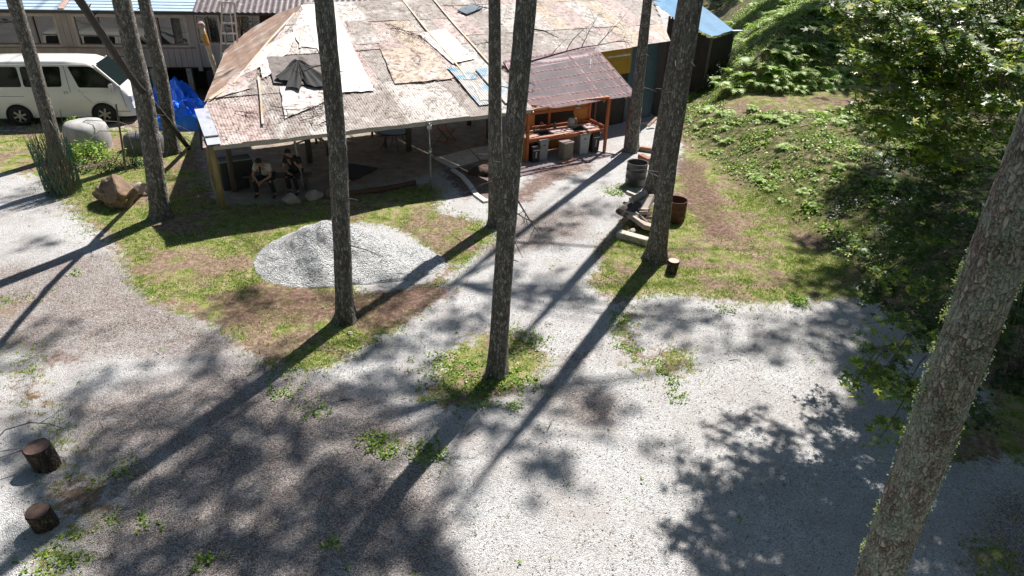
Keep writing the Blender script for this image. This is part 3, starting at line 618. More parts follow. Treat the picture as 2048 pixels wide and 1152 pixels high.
def sprays(parent, targets, mat, name='foliage', leaf=(.06, .11), down=.15, origin=None):
    P = []; N = []; S = []; L = MB(); rr = random.Random(21)
    for (c, rad, n) in targets:
        c = np.array(c, float); o = np.array(origin if origin is not None else c+np.array([2, 0, .5]))
        d = c-o; ln = np.linalg.norm(d); d = d/max(ln, .01)
        start = c-d*min(ln, .35+rad); mid = (start+c)/2+np.array([0, 0, .12])
        L.tube([start, mid, c+d*rad*.6], [.014, .009, .004], 5)
        nb = max(3, n//45)
        for k in range(nb):
            th = rr.uniform(0, 6.28); q = c+np.array([math.cos(th), math.sin(th), 0])*rad*rr.uniform(.15, 1)*np.array([1, 1, 1])+np.array([0, 0, rr.uniform(-.3, .3)*rad])
            dr = q-c+d*.4*rad; dr /= np.linalg.norm(dr)+1e-6; e_ = q+dr*.25; L.tube([q-dr*.25, q, e_], [.005, .004, .002], 4)
            m_ = n//nb; t = rng.uniform(-.25, .3, m_); sd = rng.normal(size=m_)*.09; pr_ = np.array([-dr[1], dr[0], 0])
            P.append(q+t[:, None]*dr+sd[:, None]*pr_+np.stack([np.zeros(m_), np.zeros(m_), rng.normal(size=m_)*.025-abs(sd)*.3], 1))
            N.append(np.stack([rng.normal(size=m_)*.35, rng.normal(size=m_)*.35-down, np.ones(m_)], 1)); S.append(rng.uniform(leaf[0], leaf[1], m_))
    npmesh(name, cards(np.concatenate(P), np.concatenate(N), np.concatenate(S), MAPLE), len(MAPLE), mat, parent)
    if origin is not None: obj('branch', L, deadM, parent, True)
org = (8.4, 10.5, 4.2); TG = []; rm = random.Random(5)
def vis(px, py, d, rad, n): r_ = ray(px, py); TG.append((CC+r_*d, rad, n))
for (x0, x1, y0, y1, k, n) in ((1740, 2050, -20, 130, 46, 170), (1700, 1800, 60, 110, 4, 60), (1740, 2050, 110, 260, 40, 130), (1850, 2050, 240, 330, 12, 90), (1720, 1850, 230, 300, 8, 60)):
    for _ in range(k): vis(rm.uniform(x0, x1), rm.uniform(y0, y1), rm.uniform(8.5, 11.5), rm.uniform(.25, .5), n)
for (px, py, d) in ((1690, 20, 10.5), (1720, 10, 10), (1715, 60, 10.5), (1710, 115, 11), (1730, 150, 11), (1740, 738, 8.3), (1725, 742, 8.2), (1760, 760, 8.3), (1800, 700, 8.5), (1815, 770, 8.3), (1850, 800, 8.2), (1780, 850, 8.2), (1795, 640, 9), (1830, 560, 9.5), (1880, 480, 10), (1760, 560, 11), (1700, 500, 12.5)):
    vis(px, py, d, .22, 55)
TG_up = list(TG); TG.clear()
for _ in range(52): vis(rm.uniform(1770, 2060), rm.uniform(290, 820), rm.uniform(9.5, 12.5), rm.uniform(.3, .5), 90)
TG_low = list(TG); TG.clear(); TG += TG_up
# unseen crown sprays above the frame, added to dapple the lower right with shade
for _ in range(54):
    a, b = rm.uniform(1380, 1800), rm.uniform(800, 1200)
    if (a-1330)/260 + (b-780)/260 < 1.0: continue
    g = at(a, b); h = rm.uniform(5.6, 7.2); TG.append((g+SUN*(h/SUN[2]), rm.uniform(.25, .4), 75))
for (a, b) in ((1460, 870), (1500, 840), (1560, 870), (1400, 930), (1420, 980), (1370, 1040), (1340, 1080), (1620, 880), (1480, 930), (1550, 960), (1610, 1010), (1450, 1100), (1540, 1120)):
    g = at(a, b); TG.append((g+SUN*(6.4/SUN[2]), .36, 110))
for _ in range(60):
    g = at(rm.uniform(1760, 2120), rm.uniform(880, 1220)); c = g+SUN*(rm.uniform(6.6, 7.6)/SUN[2]); p_ = proj(c)
    if p_[1] < -60: TG.append((c, .4, 100))
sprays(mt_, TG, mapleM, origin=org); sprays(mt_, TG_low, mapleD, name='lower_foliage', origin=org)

# undergrowth shrubs on the shaded bank
shM = leafmat('bank_leaf', [(0, (.01, .028, .008)), (.6, (.022, .05, .014)), (1, (.05, .09, .025))], .15, .5)  # leaf colours darkened to put more of the bank's shade into them
def shrub(c, rad, n, label, mat, leaf=.06, tmpl=LEAF*np.array([1, 1.6]), name='shrub', cat='shrub', group=None, hgt=1.):
    s = thing(name, label, cat, c, 0, group); d = rng.normal(size=(n, 3)); d /= np.linalg.norm(d, axis=1, keepdims=True); r_ = rad*rng.uniform(.45, 1, n)**.6
    P = d*r_[:, None]; P[:, 2] = abs(P[:, 2])*hgt; lump = 1+.3*np.sin(P[:, 0]*9/rad)*np.cos(P[:, 1]*8/rad); P *= lump[:, None]
    V = cards(P+np.array(c), d*.6+np.array([0, 0, .9])+rng.normal(size=(n, 3))*.4, rng.uniform(.6, 1.2, n)*leaf, tmpl)
    npmesh('foliage', V, len(tmpl), mat, s); st = MB()
    for k in range(6):
        a = k*1.05; st.tube([Vector(c), Vector(c)+Vector((math.cos(a)*rad*.5, math.sin(a)*rad*.5, rad*hgt*.7))], [.012, .004], 4)
    obj('stem', st, deadM, s, True); return s
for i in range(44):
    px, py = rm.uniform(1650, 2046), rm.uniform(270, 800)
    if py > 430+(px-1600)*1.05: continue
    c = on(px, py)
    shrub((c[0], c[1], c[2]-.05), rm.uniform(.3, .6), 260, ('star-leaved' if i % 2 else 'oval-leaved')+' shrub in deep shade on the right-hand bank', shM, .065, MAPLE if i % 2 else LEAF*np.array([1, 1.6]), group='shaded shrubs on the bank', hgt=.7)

# ------------------------------------------------------------------ ferns
fernM = leafmat('fern_frond', [(0, (.14, .26, .03)), (.5, (.28, .42, .07)), (1, (.48, .55, .18))], .35)
def fern_mesh(seed):
    r = random.Random(seed); V = []; F = []
    for k in range(8):
        a = k*.785+r.uniform(-.25, .25); L = r.uniform(.38, .62); up_ = r.uniform(.5, .85); K = 9; d = np.array([math.cos(a), math.sin(a), 0]); s = np.array([-d[1], d[0], 0])
        pt = [d*L*t*(1-.12*t)+np.array([0, 0, up_*L*(1.5*t-1.35*t*t)]) for t in np.linspace(0, 1, K+1)]
        for i in range(1, K+1):
            wl = L*.30*math.sin(math.pi*min(1, (i/K)**.8*.93+.05)); q = pt[i]; pv = pt[i-1]; bw = (pt[i]-pt[i-1])
            for sg in (-1, 1):
                o = len(V); tip = q+s*sg*wl+bw*.55+np.array([0, 0, -.12*wl]); m1 = q-bw*.42+s*sg*wl*.5; m2 = q+bw*.42+s*sg*wl*.5
                V += [pv+bw*.35, m1, tip, m2, q+bw*.15]; F.append((o, o+1, o+2, o+3, o+4))
    me = bpy.data.meshes.new('frond'); me.from_pydata([tuple(map(float, v)) for v in V], [], F); me.update(); me.materials.append(fernM); return me
FM = [fern_mesh(s) for s in range(4)]
def fern(c, s, label, group):
    o = bpy.data.objects.new('fern', FM[rm.randrange(4)]); COL.objects.link(o); o.location = [float(x) for x in c]
    o.scale = (s, s, s*rm.uniform(.8, 1.1)); o.rotation_euler = (rm.uniform(-.2, .2), rm.uniform(-.2, .2), rm.uniform(0, 6.28)); tag(o, label, 'fern', group)
for _ in range(60):
    px, py = rm.uniform(1425, 1725), rm.uniform(95, 186)
    if py > 200-(px-1425)*.06 or py < 150-(px-1430)*.35: continue
    fern(on(px, py), rm.uniform(1.0, 1.6), 'broad bright fern in the sunlit patch above the bare path', 'ferns above the path')
for _ in range(34): px = rm.uniform(1385, 1715); fern(on(px, rm.uniform(216, 250)), rm.uniform(.55, .85), 'fern hanging over the lip of the bank just below the path', 'ferns along the bank lip')
for _ in range(50):
    px = rm.uniform(1390, 1800); py = rm.uniform(255, 420)
    if py < 330+(px-1390)*.55: fern(on(px, py), rm.uniform(.35, .65), 'small fern among weeds on the face of the bank', 'small ferns on the bank face')
for _ in range(90): fern(on(rm.uniform(1400, 1800), rm.uniform(-10, 100)), rm.uniform(.8, 1.4), 'fern in the shade on the upper hillside', 'shaded ferns on the hillside')

# ------------------------------------------------------------------ pavilion
A0 = at(405, 295, 2.1); B0 = at(985, 228, 2.1); eV = (B0-A0)/np.linalg.norm(B0-A0); nV = np.array([-eV[1], eV[0], 0]); TH = R(16)
sV = nV*math.cos(TH)+np.array([0, 0, math.sin(TH)]); NV = np.cross(eV, sV); EANG = math.atan2(eV[1], eV[0])
def RP(u, v, off=0.): return A0+eV*u+sV*v+NV*off
def uv(px, py): d = ray(px, py); k = ((A0-CC)@NV)/(d@NV); q = CC+k*d-A0; return float(q@eV), float(q@sV)
def hip(v): return float(np.interp(v, [0, 2.11, 3.98, 8.05], [0, .42, 2.09, 4.76]))
deb = (.12, .08, .06)
def sheetmat(name, c1, c2, amt=.5): 
    m, t, b = newmat(name); v = coords(t); n = noi(t, v, 2.6, 8, .7); col = rampn(t, n, [(.32, c2), (.68, c1)])
    wt = noi(t, coords(t), 1.1, 7, .75); col = mixc(t, rampn(t, wt, [(.52, 0), (.62, .7)]), col, (.55, .53, .5))
    sp = noi(t, v, 6.5, 9, .8); col = mixc(t, rampn(t, sp, [(.6-amt*.12, 0), (.68-amt*.12, .85)]), col, deb)
    sp2 = noi(t, v, 26, 5, .8); col = mixc(t, rampn(t, sp2, [(.58, 0), (.66, .7)]), col, (.1, .06, .05))
    t.links.new(col, b.inputs['Base Color']); b.inputs['Roughness'].default_value = .75; bump(t, b, n, .3, .02); MATS[name] = m; return m
RS = [sheetmat('roof_greybrown', (.36, .32, .29), (.19, .16, .14), .8), sheetmat('roof_tan', (.5, .41, .31), (.3, .23, .17), .7), sheetmat('roof_pale', (.56, .53, .5), (.32, .29, .265), .75), sheetmat('roof_pink', (.48, .38, .35), (.3, .22, .2), .8), sheetmat('roof_rust', (.36, .24, .19), (.22, .14, .11), .5)]
def corr(u0_, u1, v0, v1, off, clip=True, pitch=.076, amp=.0065, nv=6, seed=0, vfun=None, ufun=None):
    m = MB(); nu = int((u1-u0_)/pitch*4)+1; P = []
    for j in range(nv):
        for i in range(nu):
            u = u0_+(u1-u0_)*i/(nu-1); 
            va = vfun(u) if vfun else v0
            v = va+(v1-va)*j/(nv-1)
            if clip: u = max(u, hip(v))
            if ufun: u = min(u, ufun(v))
            sag = .025*mnoise.noise(Vector((u*.8, v*.8, seed)))+.012*mnoise.noise(Vector((u*2.3, v*2.3, seed+3)))
            P.append(RP(u, v, off+amp*math.sin(2*math.pi*u/pitch)+sag))
    m.grid(P, nu, nv); return m
pav = thing('open_pavilion', 'low open shelter under a wide patchwork roof of rusty corrugated sheets and tarpaulins', 'shelter', (A0[0], A0[1], 0), EANG)
rr = random.Random(9)
rows = [(0, 2.35), (2.25, 4.5), (4.4, 6.5), (6.4, 8.1)]
for r_i, (va, vb) in enumerate(rows):
    u = 0.
    while u < 9.5:
        w_ = rr.uniform(.75, 1.05); ue = min(9.52, u+w_+.05)
        if 9.5-ue < .35: ue = 9.52
        if hip(va) < ue-.02:
            mi = (rr.choice((0, 1, 1, 2)) if r_i == 0 else rr.choice((0, 1, 2, 2, 3)) if r_i < 3 else rr.choice((0, 0, 2)))
            if r_i == 0 and u < 1.4: mi = 3
            o_ = .012*(r_i)+rr.uniform(0, .01)
            obj('roof_sheet', corr(u, ue, va+(rr.uniform(-.03, .03) if r_i == 0 else 0), vb, o_, seed=r_i, amp=.0065 if r_i == 0 else .004), RS[mi], pav, True, True)
        u = ue-.04
        if ue >= 9.5: break
# hipped left end
LE = [RP(.42, 2.11), at(450, 100, 2.42), at(500, 58, 2.95), at(560, 25, 3.55), RP(4.76, 8.05)]
H_ = [RP(hip(v), v, .01) for v in (2.11, 3.3, 4.6, 6.3, 8.05)]
hm = MB(); P = []
for j in range(5):
    for i in range(9):
        f = i/8; q = H_[j]*(1-f)+LE[j]*f; P.append(q+np.array([0, 0, .03*mnoise.noise(Vector((j*.9, i*.8, 2)))]))
P2 = []; NJ = 33
P = np.array(P).reshape(5, 9, 3)
for j in range(NJ):
    t = j/(NJ-1)*4; k = min(3, int(t)); f = t-k
    row = P[k]*(1-f)+P[k+1]*f
    for i in range(9): P2.append(row[i]+np.array([0, 0, .022*mnoise.noise(Vector((j*.55, i*.15, 5)))+.012*math.sin(j*1.9)]))
hm.grid(P2, 9, NJ); obj('hip_covering', hm, sheetmat('hip_cloth', (.4, .27, .19), (.22, .13, .1), .35), pav, True, True)
# tarps and patches fastened to the roof
def patch(poly, off, mat, name='tarp', parent=pav, wr=.015, n=26, label=None):
    U = [uv(*p) for p in poly]; m = MB(); (a, b, c, d) = U; P = []
    for j in range(n):
        for i in range(n):
            f, g = i/(n-1), j/(n-1); x = (a[0]*(1-f)+b[0]*f)*(1-g)+(d[0]*(1-f)+c[0]*f)*g; y = (a[1]*(1-f)+b[1]*f)*(1-g)+(d[1]*(1-f)+c[1]*f)*g
            wob_ = .05*mnoise.noise(Vector((f*4+poly[0][0], g*4, 1))); x += wob_*(1 if i in (0, n-1) else 0); y += .05*mnoise.noise(Vector((f*5, g*3, poly[0][1])))*(1 if j in (0, n-1) else 0)
            P.append(RP(x, y, off+.012+wr*(mnoise.noise(Vector((x*3, y*3, 1)))+.8*mnoise.noise(Vector((x*8, y*5, 4))))))
    m.grid(P, n, n); return obj(name, m, mat, parent, True, True, label=label)
whiteT = simple('white_tarp', (.76, .76, .75), (.6, .57, .55), 5, .6, .3, dirt=(.3, .2, .17), dirt_amt=.3, dscale=5)
cloudT = simple('cloudy_sheet', (.66, .64, .63), (.45, .38, .34), 3.5, .5, .3, dirt=(.24, .14, .11), dirt_amt=.35, dscale=5)
greyT = simple('grey_tarp', (.2, .17, .16), (.13, .11, .1), 5, .85, .4, dirt=(.07, .05, .045), dirt_amt=.3)
patch([(602, 14), (664, 10), (748, 184), (668, 190)], .05, whiteT, label='long white tarpaulin strip')
patch([(585, 60), (606, 22), (640, 100), (600, 96)], .045, cloudT)
patch([(478, 158), (530, 96), (600, 60), (575, 112)], .05, cloudT)
patch([(432, 200), (470, 150), (520, 130), (500, 180)], .045, RS[3])
patch([(534, 118), (640, 112), (652, 176), (548, 170)], .055, greyT, label='grey tarpaulin')
patch([(520, 135), (534, 118), (545, 150), (525, 160)], .05, cloudT)
patch([(560, 176), (650, 180), (655, 205), (570, 240)], .04, cloudT)
patch([(760, 100), (860, 95), (905, 160), (790, 170)], .04, sheetmat('plywood', (.52, .41, .32), (.38, .29, .23), .9), 'plywood_patch')
patch([(836, 70), (890, 60), (950, 120), (905, 130)], .045, cloudT)
patch([(690, 45), (735, 42), (760, 90), (712, 92)], .04, RS[0], 'plywood_patch')
patch([(640, 60), (652, 58), (660, 100), (645, 110)], .042, RS[4], 'plywood_patch')
blueC = simple('blue_corrugated', (.1, .3, .43), (.08, .23, .34), 6, .55, .2, dirt=(.42, .37, .34), dirt_amt=.85, dscale=2.6)
for (p_, q_) in (((912, 122), (975, 122)), ):
    a = uv(905, 125); b = uv(985, 214)
    obj('blue_sheet', corr(7.85, 8.65, .45, 2.85, .06, amp=.011, nv=8, seed=4), blueC, pav, True, True); obj('blue_sheet', corr(8.72, 9.35, .4, 2.6, .07, amp=.011, nv=8, seed=4), blueC, pav, True, True)
yel = simple('batten_wood', (.6, .47, .28), (.46, .34, .2), 10, .7, .3, dirt=(.5, .45, .4), dirt_amt=.7, dscale=2)
def batten(name, pl, off=.06, wd=.055):
    m = MB(); Q = [RP(*uv(*p), off) for p in pl]
    for a, b in zip(Q[:-1], Q[1:]): m.beam(a, b, wd, .03, up=tuple(NV))
    obj(name, m, yel, pav, True)
for pl in ([(798, -6), (852, 62), (905, 122)], [(905, 122), (950, 180), (962, 205)], [(862, -4), (905, 48), (985, 138)], [(590, 30), (540, 84), (505, 126), (468, 170)], [(517, 158), (522, 200), (526, 252)], [(600, 100), (603, 60)], [(452, 183), (420, 203)]): batten('batten', pl)
# flashing at the left corner
m = MB(); m.grid([RP(u, v, .05+.01*math.sin(v*7)) for v in np.linspace(0, 1.75, 8) for u in (.02+.1, .45)], 2, 8); obj('flashing', m, simple('zinc', (.42, .44, .5), (.33, .34, .38), 5, .5, .2, .3), pav, True)
m = MB(); m.box((0, 0, 0), (.3, .05, .02)); q = RP(.28, .3, .08); m2 = MB(); m2.beam(RP(.12, .34, .075), RP(.45, .34, .075), .05, .015, up=tuple(NV)); obj('flashing_clip', m2, simple('dark_iron', (.05, .05, .055), scale=9), pav, True)
# fascia board, rafters, beams, posts
fas = simple('weathered_board', (.42, .4, .37), (.28, .26, .23), 7, .85, .3, stretch=(1, 1, 4)); wood = simple('old_post', (.17, .14, .11), (.09, .07, .055), 9, .9, .4, stretch=(1, 1, .2)); woodY = simple('yellow_post', (.42, .33, .14), (.28, .2, .08), 9, .8, .4, stretch=(1, 1, .2))
m = MB(); K = 14
for i in range(K):
    a = .25+9.2*i/K; b = .25+9.2*(i+1)/K; m.beam(RP(a, .03, -.07+.012*math.sin(a*3)), RP(b, .03, -.07+.012*math.sin(b*3)), .03, .13)
obj('fascia', m, fas, pav, True)
for u in np.arange(.6, 9.5, .9):
    v1 = 8.0; v0 = .1
    if u < 4.7: v1 = float(np.interp(u, [0, .42, 2.09, 4.76], [1.0, 2.11, 3.98, 8.05]))
    m = MB(); m.beam(RP(u, v0, -.09), RP(u, v1, -.09), .06, .09); obj('rafter', m, wood, pav, True)
for v in (.75, 4.0, 7.6): m = MB(); m.beam(RP(hip(v)+.1, v, -.17), RP(9.4, v, -.17), .1, .12, up=tuple(NV)); obj('beam', m, wood, pav, True)
def post(px, py, r, mat, name='post', lean=0, top=None):
    b = at(px, py); d = b-A0; v = float(d@nV)/math.cos(TH); zt = 2.1+v*math.sin(TH)-.17 if top is None else top
    m = MB(); m.tube([b-np.array([0, 0, .05]), b+np.array([lean, 0, zt])], [r, r*.92], 10, jit=.04); return obj(name, m, mat, pav, True, True)
post(447, 418, .085, woodY, lean=-.02); post(470, 383, .09, wood); post(818, 302, .1, wood); post(938, 250, .09, wood); post(977, 276, .1, wood); post(608, 380, .035, fas, 'prop', lean=-.16); post(620, 325, .1, wood); post(640, 270, .08, wood)
m = MB(); b = at(977, 276); m.beam(b+np.array([0, 0, 1.2]), b+np.array([-.9, -.5, 2.25]), .07, .09); obj('brace', m, wood, pav, True)
# hanging bark strips on the yellow corner post
m = MB()
for k in range(9):
    a = at(447, 418); q = a+np.array([-.1+.02*math.sin(k*5), -.09, 1.9-k*.05]); m.tube([q, q+np.array([-.03, -.03, -.7]), q+np.array([.02*math.sin(k), -.02, -1.2-.1*k % .3])], [.008, .006, .003], 4)
obj('bark_strip', m, woodY, pav, True)
# side wall sheets low at the left back corner, a back wall in shade
# black tarpaulin hanging gathered on the roof
bt = MB(); ap = RP(*uv(596, 134), .16); n_ = 30; outl = []
ends = [(584, 131), (566, 150), (549, 163), (560, 168), (576, 170), (572, 182), (588, 182), (601, 188), (603, 170), (606, 164), (613, 177), (630, 182), (648, 181), (658, 172), (640, 154), (616, 137), (602, 128)]
ring = [RP(*uv(*p), .05) for p in ends]; P = []
for j in range(9):
    f = j/8
    for i in range(61):
        t = i/60*(len(ring)-1); k = min(len(ring)-2, int(t)); g = t-k; e_ = ring[k]*(1-g)+ring[k+1]*g
        fold = abs(mnoise.noise(Vector((i*.23, f*.6, 3))))*.3*math.sin(f*math.pi*.9); q = ap*(1-f)+e_*f+NV*(.07+fold-.05*math.sin(f*math.pi))+eV*fold*.4
        q = q+NV*0; P.append(q)
bt.grid(P, 61, 9); bt.rock(ap, (.2, .16, .14), 3, 2)
o = obj('black_tarp', bt, simple('black_cloth', (.014, .014, .015), (.008, .008, .009), 6, .85, .2), None, smooth=True); tag(o, 'gathered black tarpaulin bunched up on the patchwork roof', 'tarpaulin')

# middle building behind, with the same roof slope
def veave(u): return float(np.interp(u, [9.5, 11, 13.9, 17.8], [1.75, 2.95, 3.17, 3.68]))
mid = thing('long_shed', 'long grey corrugated shed roof joining the pavilion, with a yellow and blue wall below', 'shed', tuple(RP(9.6, 2.0)[:2])+(0,), EANG)
u = 9.5
rows = [(None, 5.2), (5.1, 7.6), (7.5, 10.6)]
for r_i, (va, vb) in enumerate(rows):
    u = 9.5
    while u < 19.0:
        ue = u+rr.uniform(.8, 1.1)
        obj('roof_sheet', corr(u, ue, va or 0, vb, .012*r_i+rr.uniform(0, .012)-.02, clip=False, seed=r_i+5, vfun=veave if va is None else None, ufun=lambda v: 17.85+.5*(v-3.7)), RS[rr.choice((0, 0, 2, 2, 1, 3))], mid, True, True)
        u = ue-.04
MW = [(9.9, 2.3), (13.9, 3.5), (16.0, 3.85), (17.6, 4.1)]
def wallseg(a, b, z0, z1, mat, name, inset=0.):
    m = MB(); pa = RP(*a)+nV*inset; pb = RP(*b)+nV*inset; L = np.linalg.norm((pb-pa)[:2]); n = int(L/.2)
    for i in range(n):
        q = pa+(pb-pa)*(i+.5)/n; m.box((q[0], q[1], (z0+z1)/2), (L/n+.004, .03+.012*(i % 2), z1-z0), math.atan2((pb-pa)[1], (pb-pa)[0]))
    return obj(name, m, mat, mid, True)
yelW = simple('yellow_tarp', (.42, .24, .02), (.3, .17, .02), 3, .6, .3, dirt=(.1, .07, .03), dirt_amt=.1); bluW = simple('blue_tin', (.05, .1, .16), (.03, .06, .1), 2, .5, .2); drk = simple('dark_wall', (.06, .045, .035), (.03, .024, .02), 4, .9)
wallseg(MW[0], MW[1], 0, 2.75, drk, 'wall'); wallseg(MW[1], MW[2], 0, 2.35, drk, 'wall')
wallseg(MW[1], MW[2], 2.0, 2.98, yelW, 'yellow_sheet', -.12); wallseg(MW[2], MW[3], .05, 3.08, bluW, 'blue_wall', -.05)
m = MB(); a = RP(13.6, 3.3, -.25); b = RP(15.9, 3.6, -.4); m.tube([a, (a+b)/2+np.array([0, 0, -.04]), b], .05, 8); obj('pipe', m, simple('white_pipe', (.7, .7, .68), scale=3), mid, True)
m = MB(); a = RP(17.8, 3.8); b = RP(19.8, 9)
for i in range(14):
    q = a+(b-a)*(i+.5)/14; m.box((q[0], q[1], q[2]/2-.05), (.45, .04, q[2]-.1), math.atan2((b-a)[1], (b-a)[0]))
obj('wall', m, drk, mid, True)
m = MB(); m.beam(RP(10.2, 6.8, .05), RP(11.1, 7.3, .05), .45, .03, up=tuple(NV)); obj('skylight', m, simple('skylight_tin', (.1, .14, .18), scale=3), mid, True)
# blue tarp lean-to beyond the shed's right end
bl = thing('blue_leanto', 'small lean-to covered with blue sheeting at the right end of the long shed', 'lean-to', tuple(RP(19.5, 5)[:2])+(0,), EANG)
P = []; c1 = at(1290, -25, 3.7); c2 = at(1352, -12, 3.8); c3 = at(1400, 8, 3.7); c4_ = at(1468, 60, 2.9); c5 = at(1424, 73, 2.75); c6 = at(1340, 30, 3.3); c7 = at(1300, 0, 3.6)
m = MB(); A_ = [c1, c2, c3, c4_]; B_ = [c7, (c7+c6)/2, c6, c5]
for j in range(10):
    g = j/9
    for i in range(24):
        t = i/23*3; k = min(2, int(t)); f = t-k; q = (A_[k]*(1-f)+A_[k+1]*f)*(1-g)+(B_[k]*(1-f)+B_[k+1]*f)*g; P.append(q+np.array([0, 0, .05*mnoise.noise(Vector((i*.3, j*.4, 8)))]))
m.grid(P, 24, 10); obj('blue_tarp', m, simple('blue_sheet', (.05, .2, .36), (.03, .13, .26), 4, .75, .3, dirt=(.3, .35, .4), dirt_amt=.05), bl, True, True)
for q in (c2, c4_, c5, c6): m = MB(); m.beam((q[0], q[1], hz(q[0], q[1])-.1), (q[0], q[1], q[2]-.05), .09, .09); obj('post', m, wood, bl, True)
m = MB(); q = at(1475, 62, 2.8); m.beam(at(1450, 62, 2.85), at(1484, 61, 2.85), .25, .03); obj('board', m, simple('bluewhite', (.5, .55, .68), scale=3), bl, True)
m = MB()
for a, b in ((c6, c5), (c5, c4_)):
    for i in range(8):
        q = a+(b-a)*(i+.5)/8; z0 = hz(q[0], q[1])-.1; m.box((q[0], q[1], (q[2]-.12+z0)/2), (np.linalg.norm((b-a)[:2])/8, .04, q[2]-.12-z0), math.atan2((b-a)[1], (b-a)[0]))
obj('side_wall', m, drk, bl, True)
for i, (px, py) in enumerate(((1400, 165), (1420, 130), (1412, 185), (1440, 120), (1395, 120), (1432, 160))):
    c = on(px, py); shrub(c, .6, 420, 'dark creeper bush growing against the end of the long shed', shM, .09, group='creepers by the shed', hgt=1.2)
m = MB(); a = on(1402, 178)+np.array([0, 0, .1]); b = on(1466, 118)+np.array([0, 0, .5]); m.tube([a, b], .03, 6); tag(obj('metal_pole', m, simple('pale_pole', (.4, .42, .42), scale=5)), 'thin pale pole leaning up the bank beside the ferns', 'pole')

# twigs and needles fallen on the roofs
def roof_twigs():
    m = MB(); r = random.Random(31)
    def tw(u, v, a, L, rad, dep):
        p = RP(u, v, .05); pts = [p]; 
        for i in range(5):
            a += r.uniform(-.35, .35); u += math.cos(a)*L/5; v += math.sin(a)*L/5
            if v > 7.9 or v < .05 or u < hip(max(0, v))+.05: break
            pts.append(RP(u, v, .055+r.uniform(0, .03)))
            if dep and r.random() < .8: tw(u, v, a+r.choice((-1, 1))*r.uniform(.4, 1.1), L*.5, rad*.6, dep-1)
        if len(pts) > 1: m.tube(pts, [rad*(1-.7*i/len(pts)) for i in range(len(pts))], 4, cap=False)
    for _ in range(420): u, v = r.uniform(.3, 17.5), r.uniform(.2, 7.8); tw(u, v, r.uniform(0, 6.28), r.uniform(.12, .4), .004, 1) if (v > veave(u)+.2 if u > 9.5 else True) else None
    for (px, py, a, L) in ((540, 215, -.6, 1.4), (560, 235, -.3, 1.5), (470, 225, -.5, 1.0), (600, 245, 0, 1.2), (770, 50, -1.0, 1.6), (780, 60, -.3, 1.2), (820, 100, -1.6, 1.0), (850, 90, 1.6, .8), (500, 120, -.2, 1.0), (900, 160, -.5, 1.0), (620, 225, .3, .9)):
        tw(*uv(px, py), a, L*.8, .012, 2)
    tag(obj('fallen_twigs', m, simple('red_twig', (.14, .085, .07), (.07, .04, .035), 9, .9)), 'fine dead larch twigs strewn over the patchwork roof', 'twigs', kind='stuff')
roof_twigs()
def roof_needles():
    n = 11000; u = rng.uniform(.1, 17, n); v = rng.uniform(.1, 7.9, n); clump = .5+.5*np.sin(u*2.1+np.sin(v*1.7)*2)*np.cos(v*2.3+np.sin(u*1.3)); k = (rng.random(n) < clump)
    u, v = u[k], v[k]; ok = np.array([(b > veave(a)+.1) if a > 9.5 else (a > hip(b)+.05) for a, b in zip(u, v)]); u, v = u[ok], v[ok]
    P = A0+u[:, None]*eV+v[:, None]*sV+NV*.045
    N = np.tile(NV, (len(u), 1))+rng.normal(size=(len(u), 3))*.15
    tag(npmesh('needle_litter', cards(P, N, rng.uniform(.02, .075, len(u)), np.array([(-1, -.16), (1, -.12), (1.1, .05), (-.9, .12)])), 4, leafmat('litter', [(0, (.1, .06, .045)), (1, (.3, .2, .15))], 0)), 'brown needle litter lying on the roof sheets', 'litter', kind='stuff')
roof_needles()

# ------------------------------------------------------------------ things under and around the pavilion
def thing_w(name, label, cat, px, py, rz=0, group=None, z=0):
    b = at(px, py, z); return thing(name, label, cat, b, rz, group), b
redw = simple('red_wood', (.5, .19, .09), (.36, .12, .06), 9, .6, .3)
def chair(px, py, rz, label):
    c, _ = thing_w('folding_chair', label, 'chair', px, py, rz)
    for s in (-.22, .22):
        m = MB(); m.beam((s, -.28, 0), (s, .2, .46), .025, .035); m.beam((s, .2, .46), (s, .3, .85), .025, .035); obj('frame', m, redw, c)
        m = MB(); m.beam((s*.9, .3, 0), (s*.9, -.22, .45), .025, .035); obj('leg', m, redw, c)
    m = MB()
    for i in range(7): m.beam((-.2, -.2+i*.065, .45), (.2, -.2+i*.065, .45), .05, .016)
    obj('seat', m, redw, c)
    m = MB()
    for z in (.62, .72, .82): m.beam((-.22, .2+(z-.46)*.25, z), (.22, .2+(z-.46)*.25, z), .016, .06, up=(0, 1, .2))
    obj('backrest', m, redw, c); m = MB(); m.beam((-.22, -.25, .04), (.22, -.25, .04), .025, .03); m.beam((-.2, .27, .05), (.2, .27, .05), .025, .03); obj('stretcher', m, redw, c)
chair(893, 282, 2.5, 'reddish brown folding slatted chair standing open near the pavilion edge')
chair(800, 268, -1.0, 'dark folding chair behind the round table in the pavilion shade')
# low wooden trestle bench frame
tb, b = thing_w('bench_table', 'low dark wooden bench table with an open frame beside the trunk', 'table', 705, 305, EANG)
m = MB(); m.beam((-.9, .0, .42), (1.25, .0, .42), .12, .06); m.beam((1.2, -.0, .42), (1.2, 1.5, .42), .34, .06); m.beam((-.9, 1.4, .42), (1.2, 1.4, .42), .12, .06); m.beam((-.9, 0, .42), (-.9, 1.5, .42), .12, .06); obj('frame', m, simple('brown_plank', (.42, .3, .21), (.28, .19, .13), 7, .8, .3), tb)
for x, y in ((-.85, 0), (1.2, 0.02), (-.85, 1.4), (1.2, 1.42)): m = MB(); m.beam((x, y, 0), (x, y, .39), .07, .07); obj('leg', m, wood, tb)
